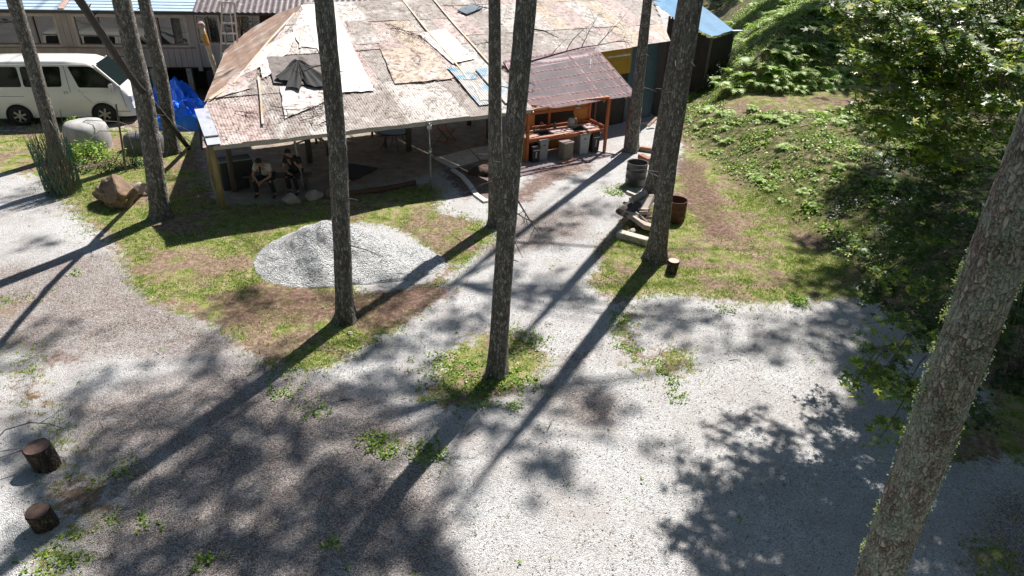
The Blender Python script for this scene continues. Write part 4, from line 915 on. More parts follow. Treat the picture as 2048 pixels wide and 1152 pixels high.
# round black table
rt_, b = thing_w('round_table', 'round black-topped table with splayed legs behind the inner post', 'table', 790, 296, 0)
m = MB(); m.tube([(0, 0, .62), (0, 0, .66)], .62, 28); obj('tabletop', m, simple('black_top', (.02, .02, .022), scale=4, rough=.5), rt_)
for k in range(4): a = k*1.57+.4; m = MB(); m.beam((math.cos(a)*.15, math.sin(a)*.15, .62), (math.cos(a)*.5, math.sin(a)*.5, 0), .03, .03); obj('leg', m, wood, rt_)
# black mat
m = MB(); P = [at(x, y, .035) for x, y in ((668, 338), (700, 327), (756, 336), (712, 358), (672, 366))]; m.prism(P, (0, 0, 0), (0, 0, .012)); tag(obj('floor_mat', m, simple('black_mat', (.012, .012, .013), scale=5, rough=.8)), 'black rubber mat lying on the pavilion floor by the trunk', 'mat')
# water standpipe
sp_, b = thing_w('standpipe', 'thin grey standpipe with a metal tap at its top in front of the pavilion', 'standpipe', 862, 382)
m = MB(); m.tube([(0, 0, -.1), (0, 0, 1.25)], .035, 10); obj('sleeve', m, simple('grey_pvc', (.17, .18, .18), scale=5, rough=.5), sp_, smooth=True)
m = MB(); m.tube([(0, 0, 1.2), (0, 0, 1.9)], .018, 8); m.tube([(-.01, 0, 1.16), (.02, 0, 1.3)], .045, 8); obj('pipe', m, simple('steel', (.5, .5, .5), scale=5, rough=.35, metal=.8), sp_, smooth=True)
m = MB(); m.box((0, 0, 1.95), (.12, .1, .1)); m.tube([(0, 0, 1.95), (0, -.12, 1.97), (0, -.17, 1.88)], .02, 8); m.tube([(0, 0, 2.0), (0, 0, 2.06)], .03, 8); m.beam((-.06, 0, 2.06), (.06, 0, 2.06), .02, .015); obj('tap', m, MATS['steel'], sp_, bev=.008)
# border log and dark stones at the edge of the floor
m = MB(); pts = [at(x, y, .06) for x, y in ((640, 392), (700, 386), (760, 380), (830, 366))]; m.tube(resample([Vector(p) for p in pts], .25), .09, 10, jit=.12); tag(obj('border_log', m, simple('rusty_log', (.16, .07, .04), (.08, .04, .03), 7, .9, .6), smooth=True), 'reddish rotten log edging the pavilion floor', 'log')
stoneM = simple('pale_stone', (.4, .34, .3), (.25, .2, .17), 5, .9, .5, dirt=(.12, .13, .07), dirt_amt=.2, bdist=.03); brownSt = simple('brown_boulder', (.3, .2, .13), (.1, .07, .045), 3.2, .9, .9, dirt=(.08, .055, .04), dirt_amt=.35, dscale=2.2, bdist=.05)
for i, (px, py, d, lab, mat) in enumerate(((583, 408, (.55, .35, .36), 'rounded pale stone at the floor edge in front of the seated pair', stoneM), (627, 398, (.6, .36, .32), 'low pale stone right beside the rounded one at the pavilion edge', stoneM), (663, 392, (.5, .4, .4), 'orange-brown mossy stone against the trunk by the pavilion', brownSt),
        (236, 408, (1.35, .95, .95), 'large angular brown boulder on the grass below the brushwood', brownSt), (288, 386, (.8, .5, .35), 'flat buff stone tucked between the boulder and the trunk', stoneM), (700, 668, (.12, .1, .07), 'fist sized stone at the foot of the dark trunk', stoneM), (1265, 466, (.28, .2, .16), 'pale stone behind the concrete block', stoneM), (1248, 460, (.22, .2, .16), 'dark small stone at the left end of the concrete block', brownSt), (1290, 395, (.2, .16, .3), 'slim upright pale stone on the rubble pile', stoneM), (372, 170, (.4, .3, .3), 'stone near the tarpaulins', stoneM))):
    if i == 9: continue
    c = at(px, py); m = MB(); m.rock((c[0], c[1], d[2]*.36), d, i+1, 4 if i == 3 else 3, .3, i*.7+(0.3 if i == 3 else 0)); tag(obj('boulder' if i == 3 else 'stone', m, mat, smooth=i not in (3, 4)), lab, 'boulder' if i == 3 else 'stone')
# pale slab path at the pavilion corner
m = MB(); slabM = simple('pale_concrete', (.7, .67, .62), (.55, .52, .47), 3, .9, .3, dirt=(.25, .18, .12), dirt_amt=.2)  # pale concrete, lightened further in place of sunlight on the slab
for quad in ([(868, 318), (938, 300), (958, 322), (905, 338)], [(940, 299), (1010, 288), (1018, 312), (962, 321)]):
    m.prism([at(x, y, .005) for x, y in quad], (0, 0, 0), (0, 0, .04))
tag(obj('paving_slab', m, slabM), 'pale concrete apron beside the pavilion corner', 'slab')
m = MB(); P = []
cv = [(905, 338), (925, 352), (942, 372), (952, 388), (972, 402)]
for x, y in cv: P += [at(x-7, y+3, .045), at(x+7, y-3, .045)]
for k in range(4): m.beam((P[2*k]+P[2*k+1])/2-np.array([0, 0, .03]), (P[2*k+2]+P[2*k+3])/2-np.array([0, 0, .03]), .16, .07+.004*(k % 2))
tag(obj('kerb_strip', m, slabM), 'curved pale concrete kerb leading from the slab across the earth', 'kerb')
# heap of soil and twigs
m = MB(); c = at(975, 345); m.rock((c[0], c[1], .05), (1.1, .8, .45), 12, 4, .35, .4); tag(obj('earth_heap', m, simple('dark_earth', (.1, .06, .045), (.05, .03, .022), 9, .95, .9, bdist=.04)), 'small heap of dark earth and sticks behind the two trunks', 'earth heap')
# grey cabinet and bench behind the seated people
cb, b = thing_w('cabinet', 'dark grey cabinet with a pale rim in the shade behind the corner post', 'cabinet', 478, 372, EANG)
m = MB(); m.box((0, 0, .42), (.9, .5, .84)); obj('body', m, simple('grey_steel', (.06, .062, .065), scale=3, rough=.5), cb); m = MB()
for a, b_ in (((-.46, -.26, .86), (.46, -.26, .86)), ((-.46, .26, .86), (.46, .26, .86)), ((-.46, -.26, .86), (-.46, .26, .86)), ((.46, -.26, .86), (.46, .26, .86))): m.beam(a, b_, .04, .03)
obj('rim', m, fas, cb)
bn, b = thing_w('log_bench', 'dark plank bench on which the two people sit', 'bench', 560, 376, .12)
m = MB(); m.box((0, .0, .4), (1.9, .36, .06)); obj('seat', m, wood, bn, bev=.01)
for x in (-.75, .75): m = MB(); m.box((x, 0, .185), (.12, .3, .37)); obj('leg', m, wood, bn)

# ------------------------------------------------------------------ sink shelter
KL = at(1053, 325); KA = R(29.5); sh = thing('sink_shelter', 'orange-brown wooden wash stand with two sinks under a tinted corrugated roof', 'wash stand', KL, KA)
kw = simple('stained_wood', (.5, .15, .045), (.36, .1, .03), 10, .5, .2); ply = simple('varnished_ply', (.62, .27, .055), (.45, .17, .035), 3, .5, .2); bare = simple('light_ply', (.82, .64, .45), (.7, .52, .36), 5, .6, .2); steel = MATS['steel']; whiteB = simple('white_board', (.78, .75, .7), (.7, .66, .6), 5, .5)
for x, y, z1 in ((0, 0, 1.92), (3.15, -.05, 1.9), (0, 1.0, 2.35), (3.1, 1.0, 2.35), (4.14, .03, 1.82), (4.2, 2.2, 2.75), (.1, 1.6, 2.75)): m = MB(); m.beam((x, y, 0), (x, y, z1), .09, .09, up=(1, 0, 0)); obj('post', m, kw if x < 4 else simple('dull_red', (.2, .08, .06), scale=8), sh, bev=.006)
m = MB(); m.box((1.57, .05, .73), (3.06, .07, .12)); m.box((1.57, .93, .76), (3.06, .07, .1)); m.box((.02, .5, .74), (.06, .8, .1)); m.box((3.12, .5, .74), (.06, .8, .1)); obj('counter_frame', m, kw, sh, bev=.006)
m = MB()
# counter top with two openings for the basins
xs_ = [.06, .62, 1.12, 2.0, 2.5, 3.08]; ys_ = [.09, .22, .62, .89]
for i in range(5):
    for j in range(3):
        if i in (1, 3) and j == 1: continue
        m.box(((xs_[i]+xs_[i+1])/2, (ys_[j]+ys_[j+1])/2, .775), (xs_[i+1]-xs_[i], ys_[j+1]-ys_[j], .03))
obj('countertop', m, bare, sh)
for x0, x1 in ((.62, 1.12), (2.0, 2.5)):
    m = MB(); z0, z1 = .58, .802; yy0, yy1 = .22, .62
    m.box(((x0+x1)/2, (yy0+yy1)/2, z0), (x1-x0-.02, yy1-yy0-.02, .01))
    for cx, cy, dx, dy in ((x0+.015, .42, .012, .38), (x1-.015, .42, .012, .38), ((x0+x1)/2, yy0+.015, x1-x0-.04, .012), ((x0+x1)/2, yy1-.015, x1-x0-.04, .012)): m.box((cx, cy, (z0+.005+z1)/2), (dx, dy, z1-z0-.01))
    m.box(((x0+x1)/2, .2, .798), (x1-x0+.06, .04, .012)); m.box(((x0+x1)/2, .64, .798), (x1-x0+.06, .04, .012)); m.box((x0-.02, .42, .797), (.04, .4, .012)); m.box((x1+.02, .42, .797), (.04, .4, .012))
    s_ = obj('sink', m, simple('dark_steel', (.16, .17, .17), scale=6, rough=.35, metal=.6), sh)
    m = MB(); xx = (x0+x1)/2+.05; m.tube([(xx, .74, .79), (xx, .74, 1.05), (xx, .68, 1.1), (xx, .58, 1.08)], .018, 8); m.tube([(xx-.12, .76, .79), (xx-.12, .76, .92)], .02, 8); obj('tap', m, steel, sh, smooth=True)
m = MB(); m.box((1.38, .42, .805), (.42, .4, .015)); obj('drainboard', m, whiteB, sh); m = MB(); m.box((1.84, .42, .806), (.28, .4, .015)); obj('drainboard', m, whiteB, sh); m = MB(); m.box((2.8, .5, .807), (.45, .55, .015)); obj('drainboard', m, whiteB, sh)
m = MB(); m.box((1.55, 1.02, 1.6), (3.0, .03, .5)); m.box((2.75, 1.02, 1.05), (.62, .03, .58)); m.box((1.55, 1.03, .35), (3.0, .03, .68)); m.box((.4, 1.04, 1.1), (.9, .02, .5)); obj('back_panel', m, ply, sh)
m = MB(); m.box((1.55, 1.0, 1.34), (3.0, .06, .09)); m.box((1.55, 1.0, 1.86), (3.0, .06, .08)); m.box((1.42, 1.0, 1.35), (.08, .05, 1.0)); m.box((1.55, .95, .87), (3.0, .06, .06)); m.box((3.1, .5, .9), (.06, .9, .07)); m.box((3.1, .5, 1.85), (.07, .95, .08)); m.box((0, .5, 1.85), (.07, .95, .08)); m.box((1.6, 0, 1.9), (3.2, .07, .08)); obj('rail', m, kw, sh, bev=.005)
m = MB(); m.box((-.02, .5, .42), (.03, .85, .78)); obj('side_panel', m, ply, sh)
m = MB(); m.box((2.62, .98, 1.58), (.14, .05, .28)); m.box((2.55, .95, 1.38), (.2, .1, .04)); obj('dispenser', m, whiteB, sh, bev=.01)
# roof
def klo(P): d = np.array(P)-KL; c, s = math.cos(KA), math.sin(KA); return np.array([d[0]*c+d[1]*s, -d[0]*s+d[1]*c, d[2]])
Kr = [klo(at(1064, 224, 1.86)), klo(at(1275, 190, 1.82)), klo(at(1187, 88, 3.2)), klo(at(1003, 116, 3.1))]
def KR(f, g, off=0): p = (Kr[0]*(1-f)+Kr[1]*f)*(1-g)+(Kr[3]*(1-f)+Kr[2]*f)*g; return p+np.array([0, -.35, .93])*off
pm, t_, b_ = newmat('tinted_polycarbonate'); tr_ = nd(t_, 'ShaderNodeBsdfTransparent'); tr_.inputs[0].default_value = (.9, .74, .78, 1); mx_ = nd(t_, 'ShaderNodeMixShader')
n_ = noi(t_, coords(t_), 1.8, 8, .7); col_ = rampn(t_, n_, [(.3, (.14, .1, .14)), (.5, (.24, .18, .22)), (.7, (.42, .33, .36))]); t_.links.new(col_, b_.inputs['Base Color']); b_.inputs['Roughness'].default_value = .55
mx_.inputs[0].default_value = .42; t_.links.new(tr_.outputs[0], mx_.inputs[1]); t_.links.new(b_.outputs[0], mx_.inputs[2]); t_.links.new(mx_.outputs[0], t_.nodes['Material Output'].inputs[0])
for k in range(5):
    m = MB(); nu, nv = 44, 8; P = []
    for j in range(nv):
        for i in range(nu):
            f = (k+i/(nu-1)*1.02)/5.02; g = j/(nv-1)
            if k == 0: g = max(g, .14-.14*(i/(nu-1)))
            P.append(KR(f, g, .012*math.sin(i/(nu-1)*math.pi*24)+.01*(k % 2)))
    m.grid(P, nu, nv); obj('roof_sheet', m, pm, sh, smooth=True)
for g in (.06, .2, .35, .5, .65, .8, .94):
    m = MB(); m.beam(KR(.01, g, -.045), KR(.99, g, -.045), .045, .04); obj('purlin', m, simple('purlin_wood', (.66, .42, .32), (.55, .34, .25), 12, .7), sh)
for f in (.02, .68, .9, .985): m = MB(); m.beam(KR(f, .02, -.1), KR(f, .97, -.1), .05, .08); obj('rafter', m, kw, sh)
m = MB()
for g in (.06, .2, .35, .5, .65, .8, .94):
    for i in range(22): q = KR((i+.5)/22, g, .022); m.box(q, (.11, .035, .012), .12)
tag(obj('glare_dash', m, simple('glare_pink', (.6, .42, .4), scale=4), sh), kind='stuff')  # pinkish dashes that paint the glare along the corrugations
# jug and soap bottles on the counter (local to the shelter)
def kpt(x, y, z): c, s = math.cos(KA), math.sin(KA); return (KL[0]+x*c-y*s, KL[1]+x*s+y*c, z)
jg = thing('water_jug', 'large clear water jug with a dark green lid standing on the counter', 'jug', kpt(2.22, .78, .79)); m = MB()
m.tube([(0, 0, 0), (0, 0, .03), (0, 0, .22), (0, 0, .28), (0, 0, .34)], [.1, .13, .135, .11, .06], 18); gl = simple('jug_plastic', (.55, .58, .56), scale=4, rough=.15); obj('body', m, gl, jg, smooth=True); m = MB(); m.tube([(0, 0, .33), (0, 0, .42)], [.085, .075], 14); obj('lid', m, simple('dark_green_lid', (.02, .07, .045), scale=4), jg, smooth=True)
m = MB(); m.tube([(.12, 0, .28), (.19, 0, .22), (.19, 0, .1), (.13, 0, .05)], .014, 6); obj('handle', m, gl, jg)
for x, c_, lab in ((1.55, (.1, .22, .12), 'green soap bottle between the two sinks'), (.72, (.3, .3, .3), 'grey soap bottle behind the left sink')):
    b_ = thing('soap_bottle', lab, 'bottle', kpt(x, .8, .79)); m = MB(); m.tube([(0, 0, 0), (0, 0, .13), (0, 0, .16)], [.04, .04, .015], 10); obj('body', m, simple('soap_%d' % int(x*100), c_, scale=4, rough=.3), b_, smooth=True); m = MB(); m.tube([(0, 0, .16), (0, 0, .2)], .012, 6); m.beam((0, 0, .2), (0, -.05, .2), .015, .012); obj('pump', m, whiteB, b_)
# dish rack
dr_ = thing('dish_rack', 'small wire dish rack over the right sink', 'rack', kpt(2.1, .62, .79), KA); m = MB()
for i in range(6): m.tube([(-.15+i*.06, -.1, .02), (-.15+i*.06, .1, .02), (-.15+i*.06, .1, .12)], .004, 4)
m.tube([(-.17, -.1, .02), (.17, -.1, .02)], .005, 4); m.tube([(-.17, .1, .12), (.17, .1, .12)], .005, 4); obj('wires', m, steel, dr_)
# waste bins under the counter
def bin_(x, y, w_, d, h, mat, lidm, label, mark=None, rz=0):
    p = kpt(x, y, 0); b = thing('waste_bin', label, 'bin', (p[0], p[1], 0), KA+rz, None); m = MB(); t = .88
    m.add([(-w_/2*t, -d/2*t, .01), (w_/2*t, -d/2*t, .01), (w_/2*t, d/2*t, .01), (-w_/2*t, d/2*t, .01), (-w_/2, -d/2, h), (w_/2, -d/2, h), (w_/2, d/2, h), (-w_/2, d/2, h)], [(0, 1, 2, 3), (4, 5, 6, 7), (0, 1, 5, 4), (1, 2, 6, 5), (2, 3, 7, 6), (3, 0, 4, 7)]); obj('body', m, mat, b, bev=.015)
    m = MB(); m.box((0, 0, h+.025), (w_+.03, d+.03, .05)); lid = obj('lid', m, lidm, b, bev=.012)
    if mark == 'slot': m = MB(); m.box((0, -d/2-.004, h*.8), (.09, .006, .03)); obj('handle_slot', m, simple('slot_black', (.02, .02, .02), scale=4), b)
    if mark == 'print':
        m = MB(); m.box((0, -d/2-.002, h*.84), (w_*.8, .006, .03)); m.tube([(0, -d/2*.95-.012, h*.68), (0, -d/2*.95-.003, h*.68)], .028, 10); m.beam((0, -d/2*.94, h*.62), (0, -d/2*.92, h*.42), .04, .012, up=(0, 1, 0)); m.beam((-.035, -d/2*.94-.002, h*.55), (.04, -d/2*.94-.002, h*.6), .014, .01, up=(0, 1, 0)); m.beam((-.0, -d/2*.92, h*.42), (-.035, -d/2*.9-.004, h*.32), .016, .01, up=(0, 1, 0)); m.beam((0, -d/2*.92, h*.42), (.03, -d/2*.9-.004, h*.32), .016, .01, up=(0, 1, 0)); obj('printed_mark', m, simple('white_print', (.6, .6, .58), scale=4), b)
blk = simple('black_plastic', (.02, .02, .022), scale=4, rough=.45); gry = simple('grey_plastic', (.33, .34, .34), (.27, .28, .28), 3, .5); lgr = simple('light_lid', (.5, .5, .5), scale=3, rough=.5)
bin_(.27, -.02, .3, .3, .52, blk, blk, 'black waste bin with a white print at the left end under the counter', 'print')
bin_(.62, .12, .34, .42, .68, gry, gry, 'tall grey lidded bin beside the left black one', 'slot'); bin_(2.28, .15, .4, .45, .7, lgr, gry, 'tall light grey lidded bin right of the wooden box', 'slot'); bin_(2.78, .12, .32, .32, .66, blk, blk, 'black waste bin with a white print at the right end under the counter', 'print')
bx = kpt(1.42, -.18, 0); wb = thing('wooden_box', 'upright weathered wooden box bin with a pale lid in the middle under the counter', 'box', bx, KA+.1); m = MB()
for i in range(4): m.box((-.135+i*.09, -.17, .29), (.085, .02, .56)); m.box((-.135+i*.09, .17, .29), (.085, .02, .56)); m.box((-.18, -.12+i*.08, .29), (.02, .076, .56)); m.box((.18, -.12+i*.08, .29), (.02, .076, .56))
obj('body', m, simple('grey_slats', (.3, .27, .22), (.2, .17, .14), 8, .8), wb); m = MB(); m.box((0, 0, .6), (.42, .4, .05)); obj('lid', m, simple('pale_lid', (.5, .46, .42), scale=5), wb, bev=.01)
for (x0, y0, x1, y1, lab) in ((1.0, -.55, 1.75, -.35, 'thin reddish brown plank lying on the earth in front of the bins'), (.9, .75, 2.1, .8, 'pale plank lying behind the bins')):
    m = MB(); a = kpt(x0, y0, .035); b = kpt(x1, y1, .035); m.beam(a, b, .22, .04); tag(obj('plank', m, simple('buff_plank', (.42, .27, .2), (.3, .19, .14), 7, .8)), lab, 'plank')

# ------------------------------------------------------------------ drums, blocks, logs on the right
def drum(px, py, r, h, mat, label, rust):
    d, b = thing_w('steel_drum', label, 'drum', px, py); m = MB(); n = 36; prof = [(r, 0), (r, h*.32), (r+.012, h*.335), (r, h*.35), (r, h*.65), (r+.012, h*.665), (r, h*.68), (r, h-.01), (r+.012, h), (r-.012, h), (r-.014, h-.02), (r-.016, .05), (0.02, .04)]
    vs = [(math.cos(2*math.pi*k/n)*q, math.sin(2*math.pi*k/n)*q, z) for q, z in prof for k in range(n)]; m.add(vs, [(i*n+k, i*n+(k+1) % n, (i+1)*n+(k+1) % n, (i+1)*n+k) for i in range(len(prof)-1) for k in range(n)]); obj('shell', m, mat, d, smooth=True)
    m = MB(); m.tube([(0, 0, .05), (0, 0, h*.55)], r*.93, 24); obj('ash', m, simple('ash', (.14, .09, .08), (.05, .035, .03), 10, .95, .6), d)
drum(1270, 368, .32, .72, simple('drum_steel', (.09, .09, .095), (.05, .05, .052), 3, .5, .2, .3, dirt=(.14, .06, .04), dirt_amt=.15), 'dark grey open steel drum standing by the paired trunks', 0)
drum(1347, 440, .3, .62, simple('drum_rust', (.13, .055, .03), (.07, .03, .02), 5, .85, .4), 'rusty brown open drum half hidden behind the front trunk', 1)
def slab(name, a, b, wd, hd, mat, label, cat, tilt=0, z=.0):
    m = MB(); m.beam(a, b, wd, hd, up=(math.sin(tilt), 0, math.cos(tilt))); o = obj(name, m, mat, bev=.015); tag(o, label, cat); return o
cblk = simple('concrete_block', (.5, .46, .4), (.36, .32, .27), 5, .9, .5, dirt=(.22, .2, .14), dirt_amt=.3)
a = at(1236, 467, .1); b = at(1296, 484, .1); slab('kerb_block', a, b, .24, .18, cblk, 'long pale concrete kerb block lying on the grass edge', 'block')
slabS = simple('stone_slab', (.38, .32, .28), (.25, .2, .17), 4, .9, .6)
slab('stone_slab', at(1262, 428, .15), at(1303, 458, .22), .5, .12, slabS, 'tilted pinkish stone slab on the rubble pile', 'slab', .35)
slab('timber_block', at(1288, 420, .2), at(1301, 392, .4), .24, .14, slabS, 'upright grey slab leaning against the trunk behind the rubble', 'slab', -.2)
slab('timber_block', at(1262, 402, .3), at(1290, 388, .42), .2, .14, slabS, 'short block lying at the top of the rubble pile', 'block', .2)
m = MB(); c = at(1270, 425); m.rock((c[0], c[1], .05), (.9, 1.1, .5), 21, 3, .4, .3); tag(obj('rubble', m, simple('dark_rubble', (.09, .075, .06), (.04, .033, .028), 6, .95, .8)), 'dark heap of rubble and soil under the slabs', 'rubble')
for k in range(12):
    q = at(rm.uniform(1245, 1305), rm.uniform(398, 462)); a_ = rm.uniform(0, 3.1); L_ = rm.uniform(.15, .42); hh_ = rm.uniform(.1, .38)
    dv_ = np.array([math.cos(a_), math.sin(a_), rm.uniform(-.5, .5)])*L_/2; m = MB(); m.beam(q+dv_+np.array([0, 0, hh_]), q-dv_+np.array([0, 0, hh_]), rm.uniform(.07, .16), rm.uniform(.05, .11), up=(rm.uniform(-.4, .4), .2, 1)); tag(obj('timber_offcut', m, [slabS, cblk, wood, brownSt][k % 4], bev=.01), ['thin weathered', 'short grey', 'dark split', 'mossy brown', 'pale broken', 'bent grey', 'stubby dark', 'long narrow', 'cracked pale', 'crooked brown', 'flat pinkish', 'chipped grey'][k]+' offcut thrown on the rubble pile by the paired trunks', 'offcut', 'offcuts on the rubble pile')
ringM = None
def log_mats():
    m, t, b = newmat('cut_wood'); v = coords(t); sx = nd(t, 'ShaderNodeSeparateXYZ'); t.links.new(v, sx.inputs[0]); r_ = mth(t, 'SQRT', mth(t, 'ADD', mth(t, 'MULTIPLY', sx.outputs[0], sx.outputs[0]), mth(t, 'MULTIPLY', sx.outputs[1], sx.outputs[1])))
    rr_ = mth(t, 'SINE', mth(t, 'ADD', mth(t, 'MULTIPLY', r_, 330), mth(t, 'MULTIPLY', noi(t, v, 9, 4), 7))); col = rampn(t, mth(t, 'ADD', mth(t, 'MULTIPLY', rr_, .25), mth(t, 'MULTIPLY', noi(t, v, 12, 6), .9)), [(.2, (.06, .035, .028)), (.6, (.17, .105, .08)), (.9, (.28, .19, .145))])
    t.links.new(col, b.inputs['Base Color']); b.inputs['Roughness'].default_value = .9; return m
cutM = log_mats(); stumpbark = bark_mat('stump_bark', (.16, .11, .085), (.075, .05, .038), .05, 1.)
palecut = simple('fresh_cut', (.55, .42, .34), (.4, .28, .22), 14, .8)
def log(px, py, r, h, label, lean=(0, 0), cm=None, name='sawn_log'):
    t, b = thing_w(name, label, 'log', px, py); n = 26; m = MB(); vs = []; L = 7
    for i in range(L):
        z = h*i/(L-1)
        for k in range(n):
            a = 2*math.pi*k/n; q = r*(1+.05*math.sin(a*3+px)+.04*mnoise.noise(Vector((math.cos(a)*2, math.sin(a)*2, z*3+px)))+.03*math.sin(a*9)); vs.append((math.cos(a)*q+lean[0]*z, math.sin(a)*q+lean[1]*z, z-.02))
    m.add(vs, [(i*n+k, i*n+(k+1) % n, (i+1)*n+(k+1) % n, (i+1)*n+k) for i in range(L-1) for k in range(n)]); obj('bark', m, stumpbark, t, smooth=True)
    m = MB(); m.add([(math.cos(2*math.pi*k/n)*r*.97+lean[0]*h, math.sin(2*math.pi*k/n)*r*.97+lean[1]*h, h-.018) for k in range(n)]+[(lean[0]*h, lean[1]*h, h-.026)], [(k, (k+1) % n, n) for k in range(n)]); obj('cut_face', m, cm or cutM, t); return t
log(97, 930, .178, .4, 'dark upright log section with a broad brown cut top, below the bare arched twig', (-.12, -.05)); log(95, 1052, .15, .35, 'reddish brown upright log section at the lower left corner', (-.05, -.1)); log(1341, 546, .13, .34, 'short leaning log with a pale cut top at the foot of the front trunk', (.12, .1), palecut)
# split logs near the far trunk
for i, (a, b, lab) in enumerate((((1281, 296), (1312, 301), 'pale split log lying beyond the drum'), ((1280, 312), (1300, 322), 'reddish plank end lying behind the drum'))):
    m = MB(); m.beam(at(*a, .09), at(*b, .09), .22, .17); tag(obj('split_log', m, simple('split_wood_%d' % i, ((.4, .25, .17), (.3, .13, .08))[i], None, 6, .8), bev=.03), lab, 'log')
m = MB(); m.beam(at(1296, 252, .1), at(1314, 235, .35), .12, .05); tag(obj('plank', m, MATS['buff_plank']), 'grey plank propped between the two trunks on the right', 'plank')

# curved sticks by the lower-left log
for pl, lab in (([(-30, 905), (10, 860), (60, 845), (100, 848), (130, 858)], 'long arched bare twig above the left log'), ([(-40, 940), (0, 915), (50, 898), (125, 915)], 'bare twig lying against the upper left log')):
    m = MB(); pts = [Vector(at(x, y, .05+.28*math.sin(math.pi*(i+.5)/len(pl)))) for i, (x, y) in enumerate(pl)]; pr = resample(pts, .12); m.tube(pr, [.013*(1-.6*i/len(pr)) for i in range(len(pr))], 5, jit=.1)
    for k in range(3, len(pr)-1, 3): m.tube([pr[k], pr[k]+Vector((rr.uniform(-.1, .25), rr.uniform(-.15, .2), rr.uniform(-.05, .15)))], [.006, .002], 4)
    tag(obj('fallen_branch', m, deadM), lab, 'branch')
for px, py, a in ((945, 862, .8), (1470, 720, .2), (520, 705, 2), (1100, 850, 1.2), (690, 800, .3)):
    c = Vector(at(px, py, .015)); m = MB(); d = Vector((math.cos(a), math.sin(a), .05))*.14; m.tube([c-d, c+Vector((0, 0, .015)), c+d], [.008, .007, .003], 5); o = obj('twig', m, deadM); tag(o, 'short dead twig lying on the ground of the yard', 'twig', 'twigs on the yard')

# ------------------------------------------------------------------ white van and small blue van
def paint(name, c, rough=.25):
    m, t, b = newmat(name); n = noi(t, coords(t), 1.5, 5, .6); col = rampn(t, n, [(.3, tuple(x*.93 for x in c)), (.7, c)]); d = noi(t, coords(t, (1, 1, 2)), 3, 8, .75)
    col = mixc(t, rampn(t, d, [(.6, 0), (.85, .35)]), col, (.3, .25, .2)); t.links.new(col, b.inputs['Base Color']); b.inputs['Roughness'].default_value = rough; b.inputs['Coat Weight'].default_value = .4; MATS[name] = m; return m
def glassm(name, c=(.012, .014, .015), rough=.04, spec=.9, metal=0.):
    m, t, b = newmat(name); b.inputs['Base Color'].default_value = c4(c); b.inputs['Roughness'].default_value = rough; b.inputs['Specular IOR Level'].default_value = spec; b.inputs['IOR'].default_value = 1.38; b.inputs['Metallic'].default_value = metal
    n = noi(t, coords(t), 1.3, 2); bump(t, b, n, .04, .02); MATS[name] = m; return m
darkGl = glassm('tinted_glass', (.006, .007, .008), .05, .5); rub = simple('rubber', (.02, .02, .02), scale=8, rough=.8); rimM = simple('alloy', (.35, .35, .36), (.25, .25, .26), 4, .35, .1, .7); blkM = simple('wheel_well_black', (.006, .006, .006), scale=4)
